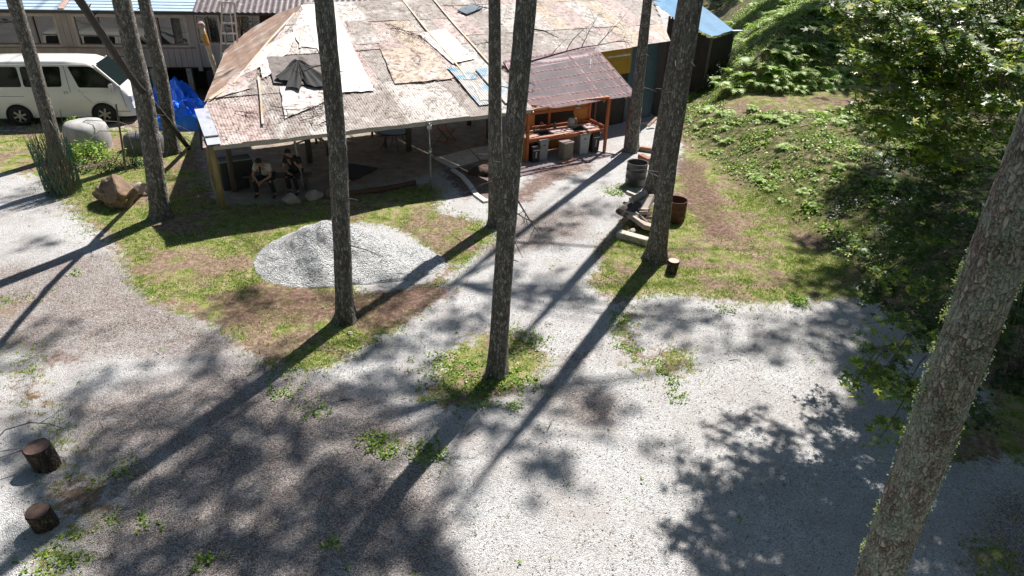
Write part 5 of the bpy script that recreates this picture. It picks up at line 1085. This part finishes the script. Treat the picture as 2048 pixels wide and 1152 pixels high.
def van(name, label, cat, loc, rz, S, body, H=1.98, detail=True):
    v = thing(name, label, cat, loc, rz); w = .845
    st = [(-1.22, 1.2), (-1.2, 1.75), (-1.1, H-.04), (-.6, H), (.6, H+.01), (1.7, H), (2.28, H-.03), (2.55, H-.13), (3.22, 1.22), (3.38, 1.1), (3.47, .85), (3.52, .45)]
    def sec(x, top):
        tap = 1 if x < 3 else 1-.12*((x-3)/.5)**2
        if top > 1.25: r_ = [(0, top), (.45, top-.012), (.66*tap, top-.05), ((w-.115)*tap, top-.13), ((w-.03)*tap, 1.2), (w*tap, .98), (w*tap, .5), ((w-.03)*tap, .26)]
        else: r_ = [(0, top), (.45, top-.01), (.62*tap, top-.02), (.72*tap, top-.035), ((w-.05)*tap, top-.08), (w*tap, max(.42, top-.2)), (w*tap, .4), ((w-.03)*tap, .24)]
        return [(x*S, y*S, z*S) for y, z in r_]+[(x*S, -y*S, z*S) for y, z in r_[::-1][:-1]]
    rows_ = [sec(*q) for q in st]; n = len(rows_[0]); m = MB(); m.v = [p for r_ in rows_ for p in r_]
    for i in range(len(st)-1):
        for k in range(n-1): m.f.append((i*n+k, i*n+k+1, (i+1)*n+k+1, (i+1)*n+k))
        m.f.append((i*n+n-1, i*n, (i+1)*n, (i+1)*n+n-1)); 
    m.f.append(tuple(range(n))); m.f.append(tuple((len(st)-1)*n+k for k in range(n))); m.m = [0]*len(m.f); o = obj('body', m, body, v, smooth=True); o.modifiers.new('edge', 'EDGE_SPLIT').split_angle = R(38)
    def ys(z, x=0):  # outer half width at height z
        return np.interp(z, [.26, .5, .98, 1.2, H-.13], [w-.03, w, w, w-.03, w-.115])
    def plate(name, pts, mat, off=.006, th=.012, sides=(-1, 1)):
        for sg in sides:
            q = MB(); a = [(x*S, sg*(ys(z)+off)*S, z*S) for x, z in pts]; b = [(x*S, sg*(ys(z)+off-th)*S, z*S) for x, z in pts]; k = len(pts)
            q.add(a+b, [tuple(range(k)), tuple(range(k, 2*k))]+[(i, (i+1) % k, k+(i+1) % k, k+i) for i in range(k)]); obj(name, q, mat, v)
    def rnd(pts, r=.07):
        out = []; k = len(pts)
        for i in range(k):
            p0, p1, p2 = (np.array(pts[(i-1) % k]), np.array(pts[i]), np.array(pts[(i+1) % k])); a = p1+(p0-p1)/np.linalg.norm(p0-p1)*r; b = p1+(p2-p1)/np.linalg.norm(p2-p1)*r
            for f in (0, .33, .67, 1): out.append(tuple((1-f)**2*a+2*f*(1-f)*p1+f*f*b))
        return out
    wt_, wb = H-.2, 1.24 if H < 2.05 else 1.29
    plate('window', rnd([(-1.08, wb), (-1.02, wt_), (.28, wt_), (.3, wb-.02)]), darkGl); plate('window', rnd([(.37, wb-.02), (.37, wt_), (1.55, wt_), (1.48, wb-.03)]), darkGl)
    plate('window', rnd([(1.78, wt_), (2.46, wt_-.01), (3.02, wb+.06), (2.95, wb-.08), (1.98, wb-.06)], .05), darkGl)
    seam = simple('seam_black', (.03, .03, .03), scale=4)
    for a, b in (((1.66, H-.15), (1.7, 1.1)), ((1.7, 1.1), (2.02, .3)), ((1.95, 1.15), (2.1, .95)), ((2.1, .95), (2.28, .72)), ((.33, H-.15), (.33, .3)), ((-1.1, 1.0), (.3, .98)), ((3.2, 1.15), (3.3, .55)), ((2.9, .42), (3.4, .42))):
        d = np.array(b)-np.array(a); L = np.linalg.norm(d); nn = np.array([-d[1], d[0]])/L*.006; plate('door_seam', [tuple(np.array(a)-nn), tuple(np.array(b)-nn), tuple(np.array(b)+nn), tuple(np.array(a)+nn)], seam, .003, .006)
    plate('gutter', [(-1.1, H-.15), (2.3, H-.17), (2.3, H-.145), (-1.1, H-.125)], body, .02, .03); plate('door_handle', [(1.5, 1.03), (1.62, 1.03), (1.62, 1.12), (1.5, 1.12)], simple('chrome', (.6, .6, .6), scale=3, rough=.2, metal=.8), .02, .03); plate('door_handle', [(2.0, 1.05), (2.2, 1.05), (2.2, 1.09), (2.0, 1.09)], body, .02, .03)
    # windscreen
    q = MB(); P = []
    for j in range(6):
        f = j/5; x = 2.6+(3.2-2.6)*f; z = (H-.16)+(1.26-(H-.16))*f
        for i in range(13):
            g = -1+2*i/12; yy = g*(.66+.1*f); P.append(((x+.02-.08*g*g*0)*S, yy*S, (z+.025)*S))
    q.grid(P, 13, 6); obj('windscreen', q, glassm('screen_glass', (.01, .016, .017), .06, .4), v)
    q = MB()
    for sg in (-1, 1): q.beam((2.54*S, sg*.73*S, (H-.15)*S), (3.2*S, sg*.79*S, 1.24*S), .06*S, .05*S)
    obj('pillar', q, body, v)
    q = MB(); q.tube([(3.3*S, -.2*S, .75*S), (3.5*S, -.2*S, .75*S)], .01)
    for sg in (-1, 1):
        h = MB(); h.box((3.42*S, sg*.62*S, .82*S), (.16*S, .3*S, .2*S)); obj('headlight', h, simple('lamp_lens', (.5, .52, .55), scale=3, rough=.1), v, bev=.03)
        h = MB(); h.box((3.0*S, sg*.97*S, 1.24*S), (.1*S, .2*S, .26*S)); h.beam((3.02*S, sg*.8*S, 1.15*S), (3.0*S, sg*.92*S, 1.18*S), .04, .04); obj('mirror', h, body if not detail else simple('mirror_chrome', (.5, .48, .55), scale=3, rough=.15, metal=.7), v, bev=.03)
        for x in (0, 2.57):
            pts = [(x+math.cos(a)*.4, .33+math.sin(a)*.4) for a in np.linspace(-.2, math.pi+.2, 22)]
            k = len(pts); q = MB(); a_ = [(px*S, sg*(w+.004)*S, pz*S) for px, pz in pts]; q.add(a_, [tuple(range(k))]); obj('wheel_well', q, blkM, v)
            q = MB(); L_ = [(x+math.cos(a)*.42, .33+math.sin(a)*.42) for a in np.linspace(-.12, math.pi+.12, 20)]; q.tube([(px*S, sg*(w+.004)*S, pz*S) for px, pz in L_], .022*S, 6); obj('fender_lip', q, body, v, smooth=True)
            wh = MB(); yo = sg*(w-.17); prof = [(.2, yo+sg*.185), (.3, yo+sg*.2), (.325, yo+sg*.17), (.335, yo+sg*.1), (.335, yo), (.3, yo-.02*sg)]; nn = 28
            wh.v = [((x+math.cos(2*math.pi*k/nn)*r_)*S, y_*S, (.335+math.sin(2*math.pi*k/nn)*r_)*S) for r_, y_ in prof for k in range(nn)]; wh.f = [(i*nn+k, i*nn+(k+1) % nn, (i+1)*nn+(k+1) % nn, (i+1)*nn+k) for i in range(len(prof)-1) for k in range(nn)]; wh.m = [0]*len(wh.f); wo = obj('wheel', wh, rub, v, smooth=True)
            rim = MB(); y1 = (yo+sg*.17)*S; rim.tube([(x*S, (yo+sg*.09)*S, .335*S), (x*S, (yo+sg*.1)*S, .335*S)], .215*S, 24, mi=1); rim.tube([(x*S, (yo+sg*.1)*S, .335*S), (x*S, (yo+sg*.19)*S, .335*S)], .05*S, 10)
            for k in range(6):
                a = k*math.pi/3+.3; ca, sa = math.cos(a), math.sin(a); rim.beam(((x+ca*.04)*S, y1, (.335+sa*.04)*S), ((x+ca*.2)*S, y1, (.335+sa*.2)*S), .06*S, .025*S, up=(0, 1, 0))
            rr_ = [((x+math.cos(2*math.pi*k/24)*.208)*S, y1, (.335+math.sin(2*math.pi*k/24)*.208)*S) for k in range(25)]; rim.tube(rr_, .014*S, 5, cap=False); obj('rim', rim, [rimM, blkM], wo, smooth=False)
    q = MB(); q.box((3.5*S, 0, .42*S), (.1*S, 1.5*S, .2*S)); obj('bumper', q, body, v, bev=.04)
    return v
vw = paint('van_white', (.74, .72, .67)); vr = math.atan2(.63, 2.7)
b_ = at(47, 252); c_, s_ = math.cos(vr), math.sin(vr)
van('white_van', 'long white passenger van with dark windows parked beside the house', 'van', (b_[0]-s_*.9, b_[1]+c_*.9, 0), vr, 1.08, vw, H=2.1)
b_ = at(318, 190); van('blue_van', 'small blue van with a white mirror half hidden behind the white van and trunks', 'van', (b_[0]-3.35*.97*c_, b_[1]-3.35*.97*s_+.75, 0), vr, .97, paint('van_blue', (.03, .17, .33)), detail=False)

# ------------------------------------------------------------------ house behind
HA = at(-60, 134, 1.25); HB = at(420, 134, 1.25); he = (HB-HA)/np.linalg.norm(HB-HA); hn = np.array([-he[1], he[0], 0]); hang = math.atan2(he[1], he[0])
def HWp(px, py, off=0.): d = ray(px, py); o = HA-hn*off; k = ((o-CC)@hn)/(d@hn); p = CC+k*d-o; return float(p@he), float(p[2]+o[2])
def HP(s, z, off=0.): return HA*np.array([1, 1, 0])+he*s-hn*off+np.array([0, 0, z])
house = thing('timber_house', 'pale boarded house with wide sliding windows and a light blue metal roof behind the van', 'house', HP(0, 0), hang)
sid = simple('siding', (.4, .34, .29), (.3, .25, .21), 4, .8, .2, stretch=(1, 1, .3)); frm = simple('bronze_frame', (.25, .16, .11), (.18, .11, .075), 6, .5, .2); frm2 = simple('pale_frame', (.5, .42, .34), (.38, .31, .25), 6, .6)
def zz(py, px=200): return HWp(px, py)[1]
zb, zt = 1.25, 3.55; z1, z2 = zz(92), zz(31)
wins = [(-3.5, HWp(124, 90)[0], (-1.8, HWp(80, 90)[0])), (HWp(152, 60)[0], HWp(374, 60)[0], (HWp(200, 60)[0], HWp(262, 60)[0], HWp(318, 60)[0]))]
sE = HWp(388, 60)[0]; sEnd = HWp(640, 60)[0]
def boards(s0, s1, za, zb_, name='siding_board', mat=sid):
    m = MB(); n = max(1, int(round((s1-s0)/.23)))
    for i in range(n): a = s0+(s1-s0)*(i+.5)/n; q = HP(a, (za+zb_)/2, .0+.006*(i % 2)); m.box(q, ((s1-s0)/n-.012, .04, zb_-za), hang)
    q = HP((s0+s1)/2, (za+zb_)/2, -.03); m.box(q, (s1-s0, .03, zb_-za), hang); obj(name, m, mat, house, True)
boards(-5, sE, zb, z1, 'wall'); boards(-5, sE, z2, zt, 'wall')
pr_ = -5
for s0, s1, mu in wins:
    boards(pr_, s0, z1, z2, 'wall'); pr_ = s1
boards(pr_, sE, z1, z2, 'wall')
winG = glassm('window_glass', (.02, .022, .022), .02, 1.); winG.node_tree.nodes['Principled BSDF'].inputs['IOR'].default_value = 1.5
def window(s0, s1, za, zb_, mull, off=0.):
    W = MB()
    for a, b in ((HP(s0, za, off), HP(s1, za, off)), (HP(s0, zb_, off), HP(s1, zb_, off)), (HP(s0, za, off), HP(s0, zb_, off)), (HP(s1, za, off), HP(s1, zb_, off))): W.beam(a, b, .07, .1)
    f = obj('window', W, frm2, house, True); W = MB()
    ed = [s0]+list(mull)+[s1]
    for a in mull: W.beam(HP(a, za+.05, off+.02), HP(a, zb_-.05, off+.02), .04, .05, up=tuple(he))
    W.beam(HP(s0, za+.06, off+.01), HP(s1, za+.06, off+.01), .05, .05)
    W.v = [tuple(p) for p in W.v]; fo = obj('frame', W, frm, f, False)
    fo.data.transform(rootmat(house).inverted())
    for a, b in zip(ed[:-1], ed[1:]):
        q = MB(); q.add([HP(a, za, off-.03), HP(b, za, off-.03), HP(b, zb_, off-.03), HP(a, zb_, off-.03)], [(0, 1, 2, 3)]); po = obj('pane', q, winG, f); po.data.transform(rootmat(house).inverted())
for s0, s1, mu in wins: window(s0, s1, z1, z2, mu)
m = MB(); m.beam(HP(-5, z1-.06, .04), HP(sE, z1-.06, .04), .1, .04); obj('sill', m, frm, house, True)
# annex wall further right, set back a little, darker
boards(sE, sEnd, zb, zz(90, 430), 'annex_wall', sid); boards(sE, sEnd, zz(28, 430), zt, 'annex_wall', sid)
window(HWp(394, 60)[0], HWp(440, 60)[0], zz(88, 420), zz(30, 420), (HWp(418, 60)[0],)); window(HWp(448, 60)[0], HWp(520, 60)[0], zz(88, 480), zz(30, 480), (HWp(480, 60)[0],)); boards(HWp(520, 60)[0], sEnd, zz(88, 480), zz(30, 480), 'annex_wall', drk)  # last dark boards are made up, in place of dark vegetation beyond
for i in range(14): m = MB(); q = HP(-4.5+i*1.4, .6, -.15); m.box(q, (.2, .2, 1.3), hang); obj('pier', m, cblk, house, True)
m = MB(); q = HP(4, .6, -1.6); m.box(q, (20, .05, 1.4), hang); obj('skirt', m, drk, house, True)
m = MB(); q = HP(5, 1.22, -3); m.box(q, (22, 6, .06), hang); q = HP(5, 2.4, -6); m.box(q, (22, .1, 2.6), hang); obj('floor', m, drk, house, True)
# roof with stepped metal courses
ze = 3.47; blueR = simple('blue_metal', (.5, .62, .72), (.38, .5, .62), 2, .4, .15, .1, dirt=(.5, .4, .36), dirt_amt=.2)
def stepped(s0, s1, mat, name, n=14):
    m = MB()
    for i in range(n):
        d0 = -.55+i*.26; a0 = ze+(i*.26)*.3; P = [HP(s0, a0+.02, -d0), HP(s1, a0+.02, -d0), HP(s1, a0+.085, -d0-.3), HP(s0, a0+.085, -d0-.3)]; P2_ = [p-np.array([0, 0, .02]) for p in P]; m.add(P+P2_, [(0, 1, 2, 3), (4, 5, 6, 7), (0, 1, 5, 4), (1, 2, 6, 5), (2, 3, 7, 6), (3, 0, 4, 7)])
    obj(name, m, mat, house, True)
stepped(-5, sE+.2, blueR, 'roof')
darkR = simple('weathered_tin', (.16, .13, .13), (.08, .065, .07), 2.5, .5, .3, .2, dirt=(.4, .33, .33), dirt_amt=.2)
m = MB(); nu = 120; P = []
for j in range(6):
    for i in range(nu): s = sE+.2+(sEnd-sE+2)*i/(nu-1); P.append(HP(s, ze+.0+j*.3+.02*math.sin(i*1.6), -(-.6+j*.95)))
m.grid(P, nu, 6); obj('annex_roof', m, darkR, house, True, True)
m = MB(); m.beam(HP(-5, ze-.06, .5), HP(sEnd, ze-.06, .5), .03, .12); obj('fascia', m, simple('dark_fascia', (.07, .06, .055), scale=4), house, True)
m = MB(); m.beam(HP(HWp(131, 10)[0], ze+.05, .52), HP(HWp(131, 10)[0], ze+1.0, -2.4), .22, .03); obj('roof_patch', m, simple('pink_patch', (.5, .35, .3), scale=4), house, True)
m = MB(); q = HP(sE, 2.3, .03); m.box(q, (.16, .1, 2.4), hang); obj('corner_board', m, sid, house, True)

# ladder and bamboo pole in front of the annex
lad = thing('step_ladder', 'pale aluminium folding ladder standing before the dark annex window', 'ladder', at(458, 185, .9)); alu = simple('aluminium', (.55, .55, .55), (.42, .42, .42), 5, .4, .1, .5)
bL = at(440, 185, .85); bR = at(484, 185, .85); tL = over(444, 5, bL); tR = tL+(bR-bL)/np.linalg.norm(bR-bL)*.42; m = MB(); m.beam(bL, tL, .04, .06); m.beam(bR, tR, .04, .06); obj('rail', m, alu, lad, True)
for i in range(10): f = i/9; m = MB(); m.beam(bL*(1-f)+tL*f, bR*(1-f)+tR*f, .04, .05); obj('rung', m, alu, lad, True)
m = MB(); k_ = np.array([0, 1.1, 0]); m.beam(bL*.6+bR*.4+k_, tL*.4+tR*.6, .035, .05); obj('back_leg', m, alu, lad, True)
bb = at(446, 190, .85); bt_ = over(402, 50, bb); m = MB(); bp = resample([Vector(bb), Vector(bt_)], .3); m.tube(bp, [.085 if i % 2 else .095 for i in range(len(bp))], 10); o = thing('bamboo_bundle', 'thick pale bamboo bundle tied with orange cord leaning near the pavilion roof edge', 'bamboo', bb); obj('poles', m, simple('bamboo', (.55, .47, .33), (.4, .32, .2), 9, .6), o, True, True)
q = Vector(bt_).lerp(Vector(bb), .12); q2 = Vector(bt_).lerp(Vector(bb), .28); m = MB(); m.tube([q, q2], .1, 10); obj('orange_cord', m, simple('orange_cord', (.5, .26, .05), scale=20, rough=.7), o, True)
m = MB(); m.rock(Vector(bt_), (.3, .3, .25), 5, 2); obj('wrapping', m, simple('pink_cloth', (.4, .28, .26), scale=8), o, True)

# blue tarpaulin heaps
blueT = simple('blue_tarp_plastic', (.015, .22, .9), (.01, .13, .62), 6, .35, .3)
def heap(c, sx, sy, h, seed, label):
    m = MB(); n = 46; P = []
    for j in range(n):
        for i in range(n):
            x = (i/(n-1)*2-1); y = (j/(n-1)*2-1); r_ = max(0, 1-(x*x+y*y)**.9); q = Vector((x*2.2+seed, y*2.2, seed)); rid = 1-abs(mnoise.noise(q*1.3))*2.2; z = h*r_**.6*(.55+.45*rid)+.12*(1-abs(mnoise.noise(q*3.3)))*min(1, r_*3)-.04+.04*mnoise.noise(q*7)
            xx_ = c[0]+x*sx+.12*mnoise.noise(q*2); yy_ = c[1]+y*sy; P.append((xx_, yy_, max(-.03, z)+hz(xx_, yy_)))
    m.grid(P, n, n); tag(obj('blue_tarp', m, blueT), label, 'tarpaulin')
heap(at(345, 172, .8), .95, .8, 1.15, 3, 'rounded heap under a bright blue tarpaulin against the house'); heap(at(368, 207, .8), 1.6, .75, .85, 9, 'long crumpled bright blue tarpaulin in front of the rounded heap')
m = MB(); q = HP(sE+.6, .75, .3); m.box(q, (.6, .5, .9), hang); tag(obj('dark_crate', m, drk, bev=.02), 'dark crate standing under the house beside the blue tarpaulin', 'crate')

# concrete tanks among the plants
def dome(name, c, r, h, mat, label, rz=0, sq=1.):
    m = MB(); n = 32; prof = [(r*1.0, -.1), (r*1.03, h*.3), (r*1.0, h*.6), (r*.93, h*.8), (r*.78, h*.93), (r*.5, h*.99), (.01, h)]; m.v = [(c[0]+math.cos(2*math.pi*k/n)*a*(1+.03*math.sin(k*.8)), c[1]+math.sin(2*math.pi*k/n)*a*sq, c[2]+z+.03*math.sin(k*.39)*(a/r)) for a, z in prof for k in range(n)]
    m.f = [(i*n+k, i*n+(k+1) % n, (i+1)*n+(k+1) % n, (i+1)*n+k) for i in range(len(prof)-1) for k in range(n)]; m.m = [0]*len(m.f); return tag(obj(name, m, mat, smooth=True), label, 'tank')
tankM = simple('pale_concrete_tank', (.46, .45, .44), (.25, .245, .24), 3.5, .8, .3, dirt=(.12, .12, .1), dirt_amt=.25)
dome('water_tank', at(181, 296), .66, .95, tankM, 'pale grey domed tank behind the green shrub in front of the van'); dome('water_tank', at(292, 300), .62, .62, simple('dark_sheet', (.16, .155, .15), (.08, .08, .08), 4, .7), 'low dark covered tank between the two trunks', sq=.8)

# brushwood bundle wrapped in green net around the first trunk
bz = thing('brushwood_bundle', 'tall bundle of dry sticks wrapped in green netting around the leaning trunk', 'brushwood', at(128, 382)); m = MB(); r = random.Random(8)
cb_ = at(130, 384); ct_ = over(88, 262, cb_)
for k in range(170):
    a = r.uniform(0, 6.28); q = r.uniform(.1, .42); p0 = cb_+np.array([math.cos(a)*q, math.sin(a)*q, -.05]); f = r.uniform(.5, 1.12); a2 = a+r.uniform(-.5, .5); p1 = cb_*(1-f)+ct_*f+np.array([math.cos(a2)*q*1.25, math.sin(a2)*q*1.25, 0]); mid_ = (p0+p1)/2+rng.normal(size=3)*.03
    m.tube([p0, mid_, p1], [.013, .011, .004], 4)
obj('sticks', m, simple('dry_stick', (.28, .22, .17), (.08, .06, .045), 5, .9), bz, True); m = MB(); netM = simple('green_net', (.01, .2, .12), (.008, .12, .08), 8, .6)
for k in range(26):
    for sgn in (1, -1):
        pts = []
        for i in range(10): f = i/9*.85; a = k*.242+sgn*f*1.6; p = cb_*(1-f)+ct_*f; pts.append(p+np.array([math.cos(a)*.46, math.sin(a)*.46, .02]))
        m.tube(pts, .006, 3, cap=False)
obj('netting', m, netM, bz, True)
# bushes, stakes and hoops on the left
for (px, py, rad, n, lf, lab, mat) in ((180, 318, .62, 800, .085, 'bright green leafy bush in front of the domed tank', weedM), (230, 325, .45, 380, .05, 'low green bush between tank and boulder', weedM), (290, 330, .4, 340, .05, 'low bush behind the second trunk from the left', weedM), (160, 345, .42, 380, .055, 'dark green bush beside the net-wrapped brushwood', shM), (215, 345, .38, 320, .05, 'dark low bush behind the brown boulder', shM), (265, 335, .4, 320, .05, 'shaded bush in the middle of the left bed', shM)):
    c = at(px, py); shrub((c[0], c[1], 0), rad, n, lab, mat, lf, hgt=.95)
c = at(160, 260, .0); shrub((at(158, 290)[0], at(158, 290)[1], .75), .25, 60, 'sprig of pale leaves on top of the domed tank edge', weedM, .06)
stake = simple('stake_wood', (.2, .17, .14), (.1, .08, .07), 9, .9)
for (b, t_, r_, lab) in (((98, 222), (100, 172), .018, 'thin upright stake against the van door'), ((128, 262), (120, 218), .016, 'short thin stake left of the domed tank'), ((252, 345), (232, 208), .035, 'tall grey stake in front of the van front wheel'), ((404, 300), (393, 215), .035, 'dark stake with green net at the pavilion corner'), ((262, 330), (272, 262), .02, 'bent stick standing behind the second trunk')):
    c = at(*b); m = MB(); m.tube([c-np.array([0, 0, .1]), over(*t_, c)], [r_, r_*.7], 7); tag(obj('stake', m, stake), lab, 'stake')
m = MB(); c = at(398, 292)
for k in range(8): m.tube([over(393+k*.8, 218, c), over(396+k, 232+k*3, c), over(402, 250+k*4, c)], .01, 3, cap=False)
tag(obj('green_netting', m, netM), 'scrap of green netting hanging on the stake at the pavilion corner', 'netting')
for pts, lab in (((( 150, 300, .7), (190, 300, 1.0), (250, 300, .95), (330, 305, .6)), 'long arched cane over the tank'), (((170, 335, .6), (215, 320, .95), (268, 318, .9), (275, 330, .2)), 'bent cane arching across the bushes')):
    m = MB(); m.tube(resample([Vector(at(x, y))+Vector((0, 0, z)) for x, y, z in pts], .3), .012, 5); tag(obj('cane', m, stake), lab, 'cane')

# ------------------------------------------------------------------ seated people
def skin(name, V, E, mat, parent, root=0, sub=2):
    me = bpy.data.meshes.new(name); me.from_pydata([tuple(float(c) for c in v[0]) for v in V], E, []); me.update(); me.materials.append(mat); o = bpy.data.objects.new(name, me); COL.objects.link(o); o.parent = parent
    bm = bmesh.new(); bm.from_mesh(me); ly = bm.verts.layers.skin.verify()
    for i, v in enumerate(bm.verts):
        r_ = V[i][1]; v[ly].radius = (r_, r_) if not hasattr(r_, '__len__') else r_; v[ly].use_root = (i == root)
    bm.to_mesh(me); bm.free(); s = o.modifiers.new('skin', 'SKIN'); s.use_smooth_shade = True; ss = o.modifiers.new('sub', 'SUBSURF'); ss.levels = sub; ss.render_levels = sub; return o
skinM = simple('skin', (.42, .24, .17), (.36, .2, .14), 8, .55, .1); hairM = simple('dark_hair', (.02, .016, .014), (.01, .008, .007), 30, .6, .4); shoeM = simple('dark_shoe', (.02, .02, .022), scale=6, rough=.5); trouM = simple('dark_trousers', (.022, .024, .03), (.014, .015, .02), 9, .9, .3)
def person(label, loc, rz, J, shirtM, item=None, tie=False):
    p = thing('person', label, 'person', loc, rz); s = p; V = []; E = []
    def a(pos, r_, par=None):
        V.append((pos, r_)); 
        if par is not None: E.append((par, len(V)-1))
        return len(V)-1
    pel = a(J['pelvis'], (.14, .11)); wa = a((Vector(J['pelvis'])*.5+Vector(J['chest'])*.5), (.13, .1), pel); ch = a(J['chest'], (.15, .11), wa); nk = a(J['neck'], .052, ch); hd0 = a(Vector(J['neck']).lerp(Vector(J['head']), .45), .058, nk)
    hd = Vector(J['head']); 
    for sg, k in ((-1, 'L'), (1, 'R')):
        sh_ = a(J['sh'+k], .058, ch); el = a(J['el'+k], .042, sh_); wr_ = a(J['wr'+k], .028, el); d = (Vector(J['hand'+k])-Vector(J['wr'+k])); pm_ = a(Vector(J['wr'+k])+d*.5, (.034, .018), wr_)
        side = d.cross(Vector((0, 0, 1))).normalized(); dn = d.normalized()
        for q, (o_, L) in enumerate(((-.027, .065), (-.009, .078), (.009, .074), (.027, .058))):
            b1 = Vector(J['wr'+k])+d+side*o_; k1 = a(b1, .0095, pm_); k2 = a(b1+dn*L*.5+Vector((0, 0, -.008)), .0085, k1); a(b1+dn*L*.8+Vector((0, 0, -.035)), .007, k2)
        t1 = a(Vector(J['wr'+k])+d*.35-side*sg*.04, .011, pm_); a(Vector(J['wr'+k])+d*.8-side*sg*.062+Vector((0, 0, -.01)), .009, t1)
        hp_ = a(J['hip'+k], .085, pel); kn = a(J['kn'+k], .062, hp_); cf = a(Vector(J['kn'+k]).lerp(Vector(J['an'+k]), .3), .058, kn); an = a(J['an'+k], .038, cf); a(Vector(J['an'+k])+Vector((0, -.09, -.05)), .02, an)
    body = skin('body', V, E, skinM, s)
    # head: shaped ovoid with brow, nose, chin and ears
    tilt = Matrix.Rotation(J.get('nod', .4), 4, 'X') @ Matrix.Rotation(J.get('turn', 0), 4, 'Z'); bm = bmesh.new(); bmesh.ops.create_uvsphere(bm, u_segments=24, v_segments=18, radius=1); T = Matrix.Translation(hd) @ tilt
    for v in bm.verts:
        x, y, z = v.co; fx = 1-.22*max(0, -z)**1.3; X = x*.076*fx; Y = y*.098*(1-.12*max(0, -z)); Zz = z*.118
        if y < -.6 and abs(x) < .2 and -.35 < z < .1: Y -= .02*(1-abs(x)/.2)
        if y < -.5 and .05 < z < .3 and .15 < abs(x) < .55: Y += .008
        v.co = T @ Vector((X, Y, Zz))
    m = MB(); bm.verts.index_update(); m.add([v.co for v in bm.verts], [tuple(v.index for v in f.verts) for f in bm.faces]); bm.free()
    for sg in (-1, 1): m.rock(T @ Vector((sg*.078, .005, -.005)), (.02, .035, .06), 1, 1, .05)
    obj('head', m, skinM, s, smooth=True)
    m = MB()
    for sg in (-1, 1): m.rock(T @ Vector((sg*.03, -.09, .012)), (.024, .012, .01), 1, 1, 0)
    m.rock(T @ Vector((0, -.088, -.06)), (.045, .012, .012), 1, 1, 0); obj('eyes_and_mouth', m, simple('dark_feature', (.08, .03, .025), scale=4), s)
    bm = bmesh.new(); bmesh.ops.create_icosphere(bm, subdivisions=4, radius=1); m = MB()
    for v in list(bm.verts):
        if v.co.z < .05-.55*max(0, v.co.y) + (.35 if v.co.y < -.55 else 0): bm.verts.remove(v)
    bm.verts.index_update(); m.add([T @ Vector((v.co.x*.086, v.co.y*.106+.004, v.co.z*.13))+Vector(rng.normal(size=3)*.004) for v in bm.verts], [tuple(v.index for v in f.verts) for f in bm.faces]); bm.free(); obj('hair', m, hairM, s, smooth=True)
    # clothes
    V = []; E = []; c0 = a(Vector(J['pelvis'])+Vector((0, 0, .03)), (.165, .13)); c1 = a((Vector(J['pelvis'])*.5+Vector(J['chest'])*.5), (.155, .125), c0); c2 = a(J['chest'], (.175, .13), c1); a(Vector(J['chest']).lerp(Vector(J['neck']), .6), .085, c2)
    for k in 'LR': s1 = a(J['sh'+k], .078, c2); a(Vector(J['sh'+k]).lerp(Vector(J['el'+k]), .62), .07, s1)
    skin('shirt', V, E, shirtM, s); V = []; E = []
    t0 = a(J['pelvis'], (.165, .135))
    for k in 'LR': h1 = a(J['hip'+k], .1, t0); k1 = a(J['kn'+k], .08, h1); a(Vector(J['an'+k])+Vector((0, 0, .03)), .062, k1)
    skin('trousers', V, E, trouM, s)
    for k in 'LR': an = Vector(J['an'+k]); skin('shoe', [(an+Vector((0, .03, -.03)), .045), (an+Vector((0, -.08, -.045)), .042), (an+Vector((0, -.18, -.055)), .032)], [(0, 1), (1, 2)], shoeM, s, sub=1)
    if tie:
        m = MB(); n0 = Vector(J['neck'])+Vector((0, -.1, -.06)); m.beam(n0, n0+Vector((0, -.03, -.33)), .055, .012, up=(0, -1, 0)); obj('tie', m, simple('black_tie', (.012, .012, .014), scale=6), s)
    return p
whiteS = simple('white_shirt', (.6, .57, .52), (.5, .47, .43), 7, .85, .3); darkS = simple('dark_shirt', (.03, .03, .036), (.02, .02, .024), 7, .85, .3)
J1 = dict(pelvis=(0, .44, .52), chest=(0, .24, .84), neck=(0, .12, .99), head=(0, .01, 1.07), nod=.75, shL=(-.19, .2, .92), shR=(.19, .2, .92), elL=(-.25, .06, .64), elR=(.25, .06, .64), wrL=(-.07, -.12, .55), wrR=(.08, -.11, .56), handL=(-.01, -.17, .52), handR=(.02, -.17, .5), hipL=(-.1, .42, .5), hipR=(.1, .42, .5), knL=(-.22, .02, .53), knR=(.24, .02, .53), anL=(-.2, .05, .1), anR=(.3, .1, .1))
J2 = dict(pelvis=(0, .42, .52), chest=(-.02, .34, .88), neck=(-.04, .27, 1.06), head=(-.07, .2, 1.17), nod=.45, turn=-.25, shL=(-.21, .3, 1.0), shR=(.18, .33, .98), elL=(-.25, .14, .72), elR=(.27, .2, .74), wrL=(-.02, -.02, .66), wrR=(.24, .0, .92), handL=(.06, -.05, .64), handR=(.23, -.03, .99), hipL=(-.1, .42, .5), hipR=(.1, .42, .5), knL=(-.1, 0, .53), knR=(.14, 0, .53), anL=(-.05, .02, .1), anR=(.2, .0, .1))
c = at(528, 396); person('person in a white short-sleeved shirt with a dark tie, sitting bent forward with clasped hands', (c[0], c[1], 0), -.05, J1, whiteS, tie=True)
c = at(584, 388); person('person in dark clothes with short dark hair, seated right of the white shirt', (c[0], c[1], 0), -.15, J2, darkS)
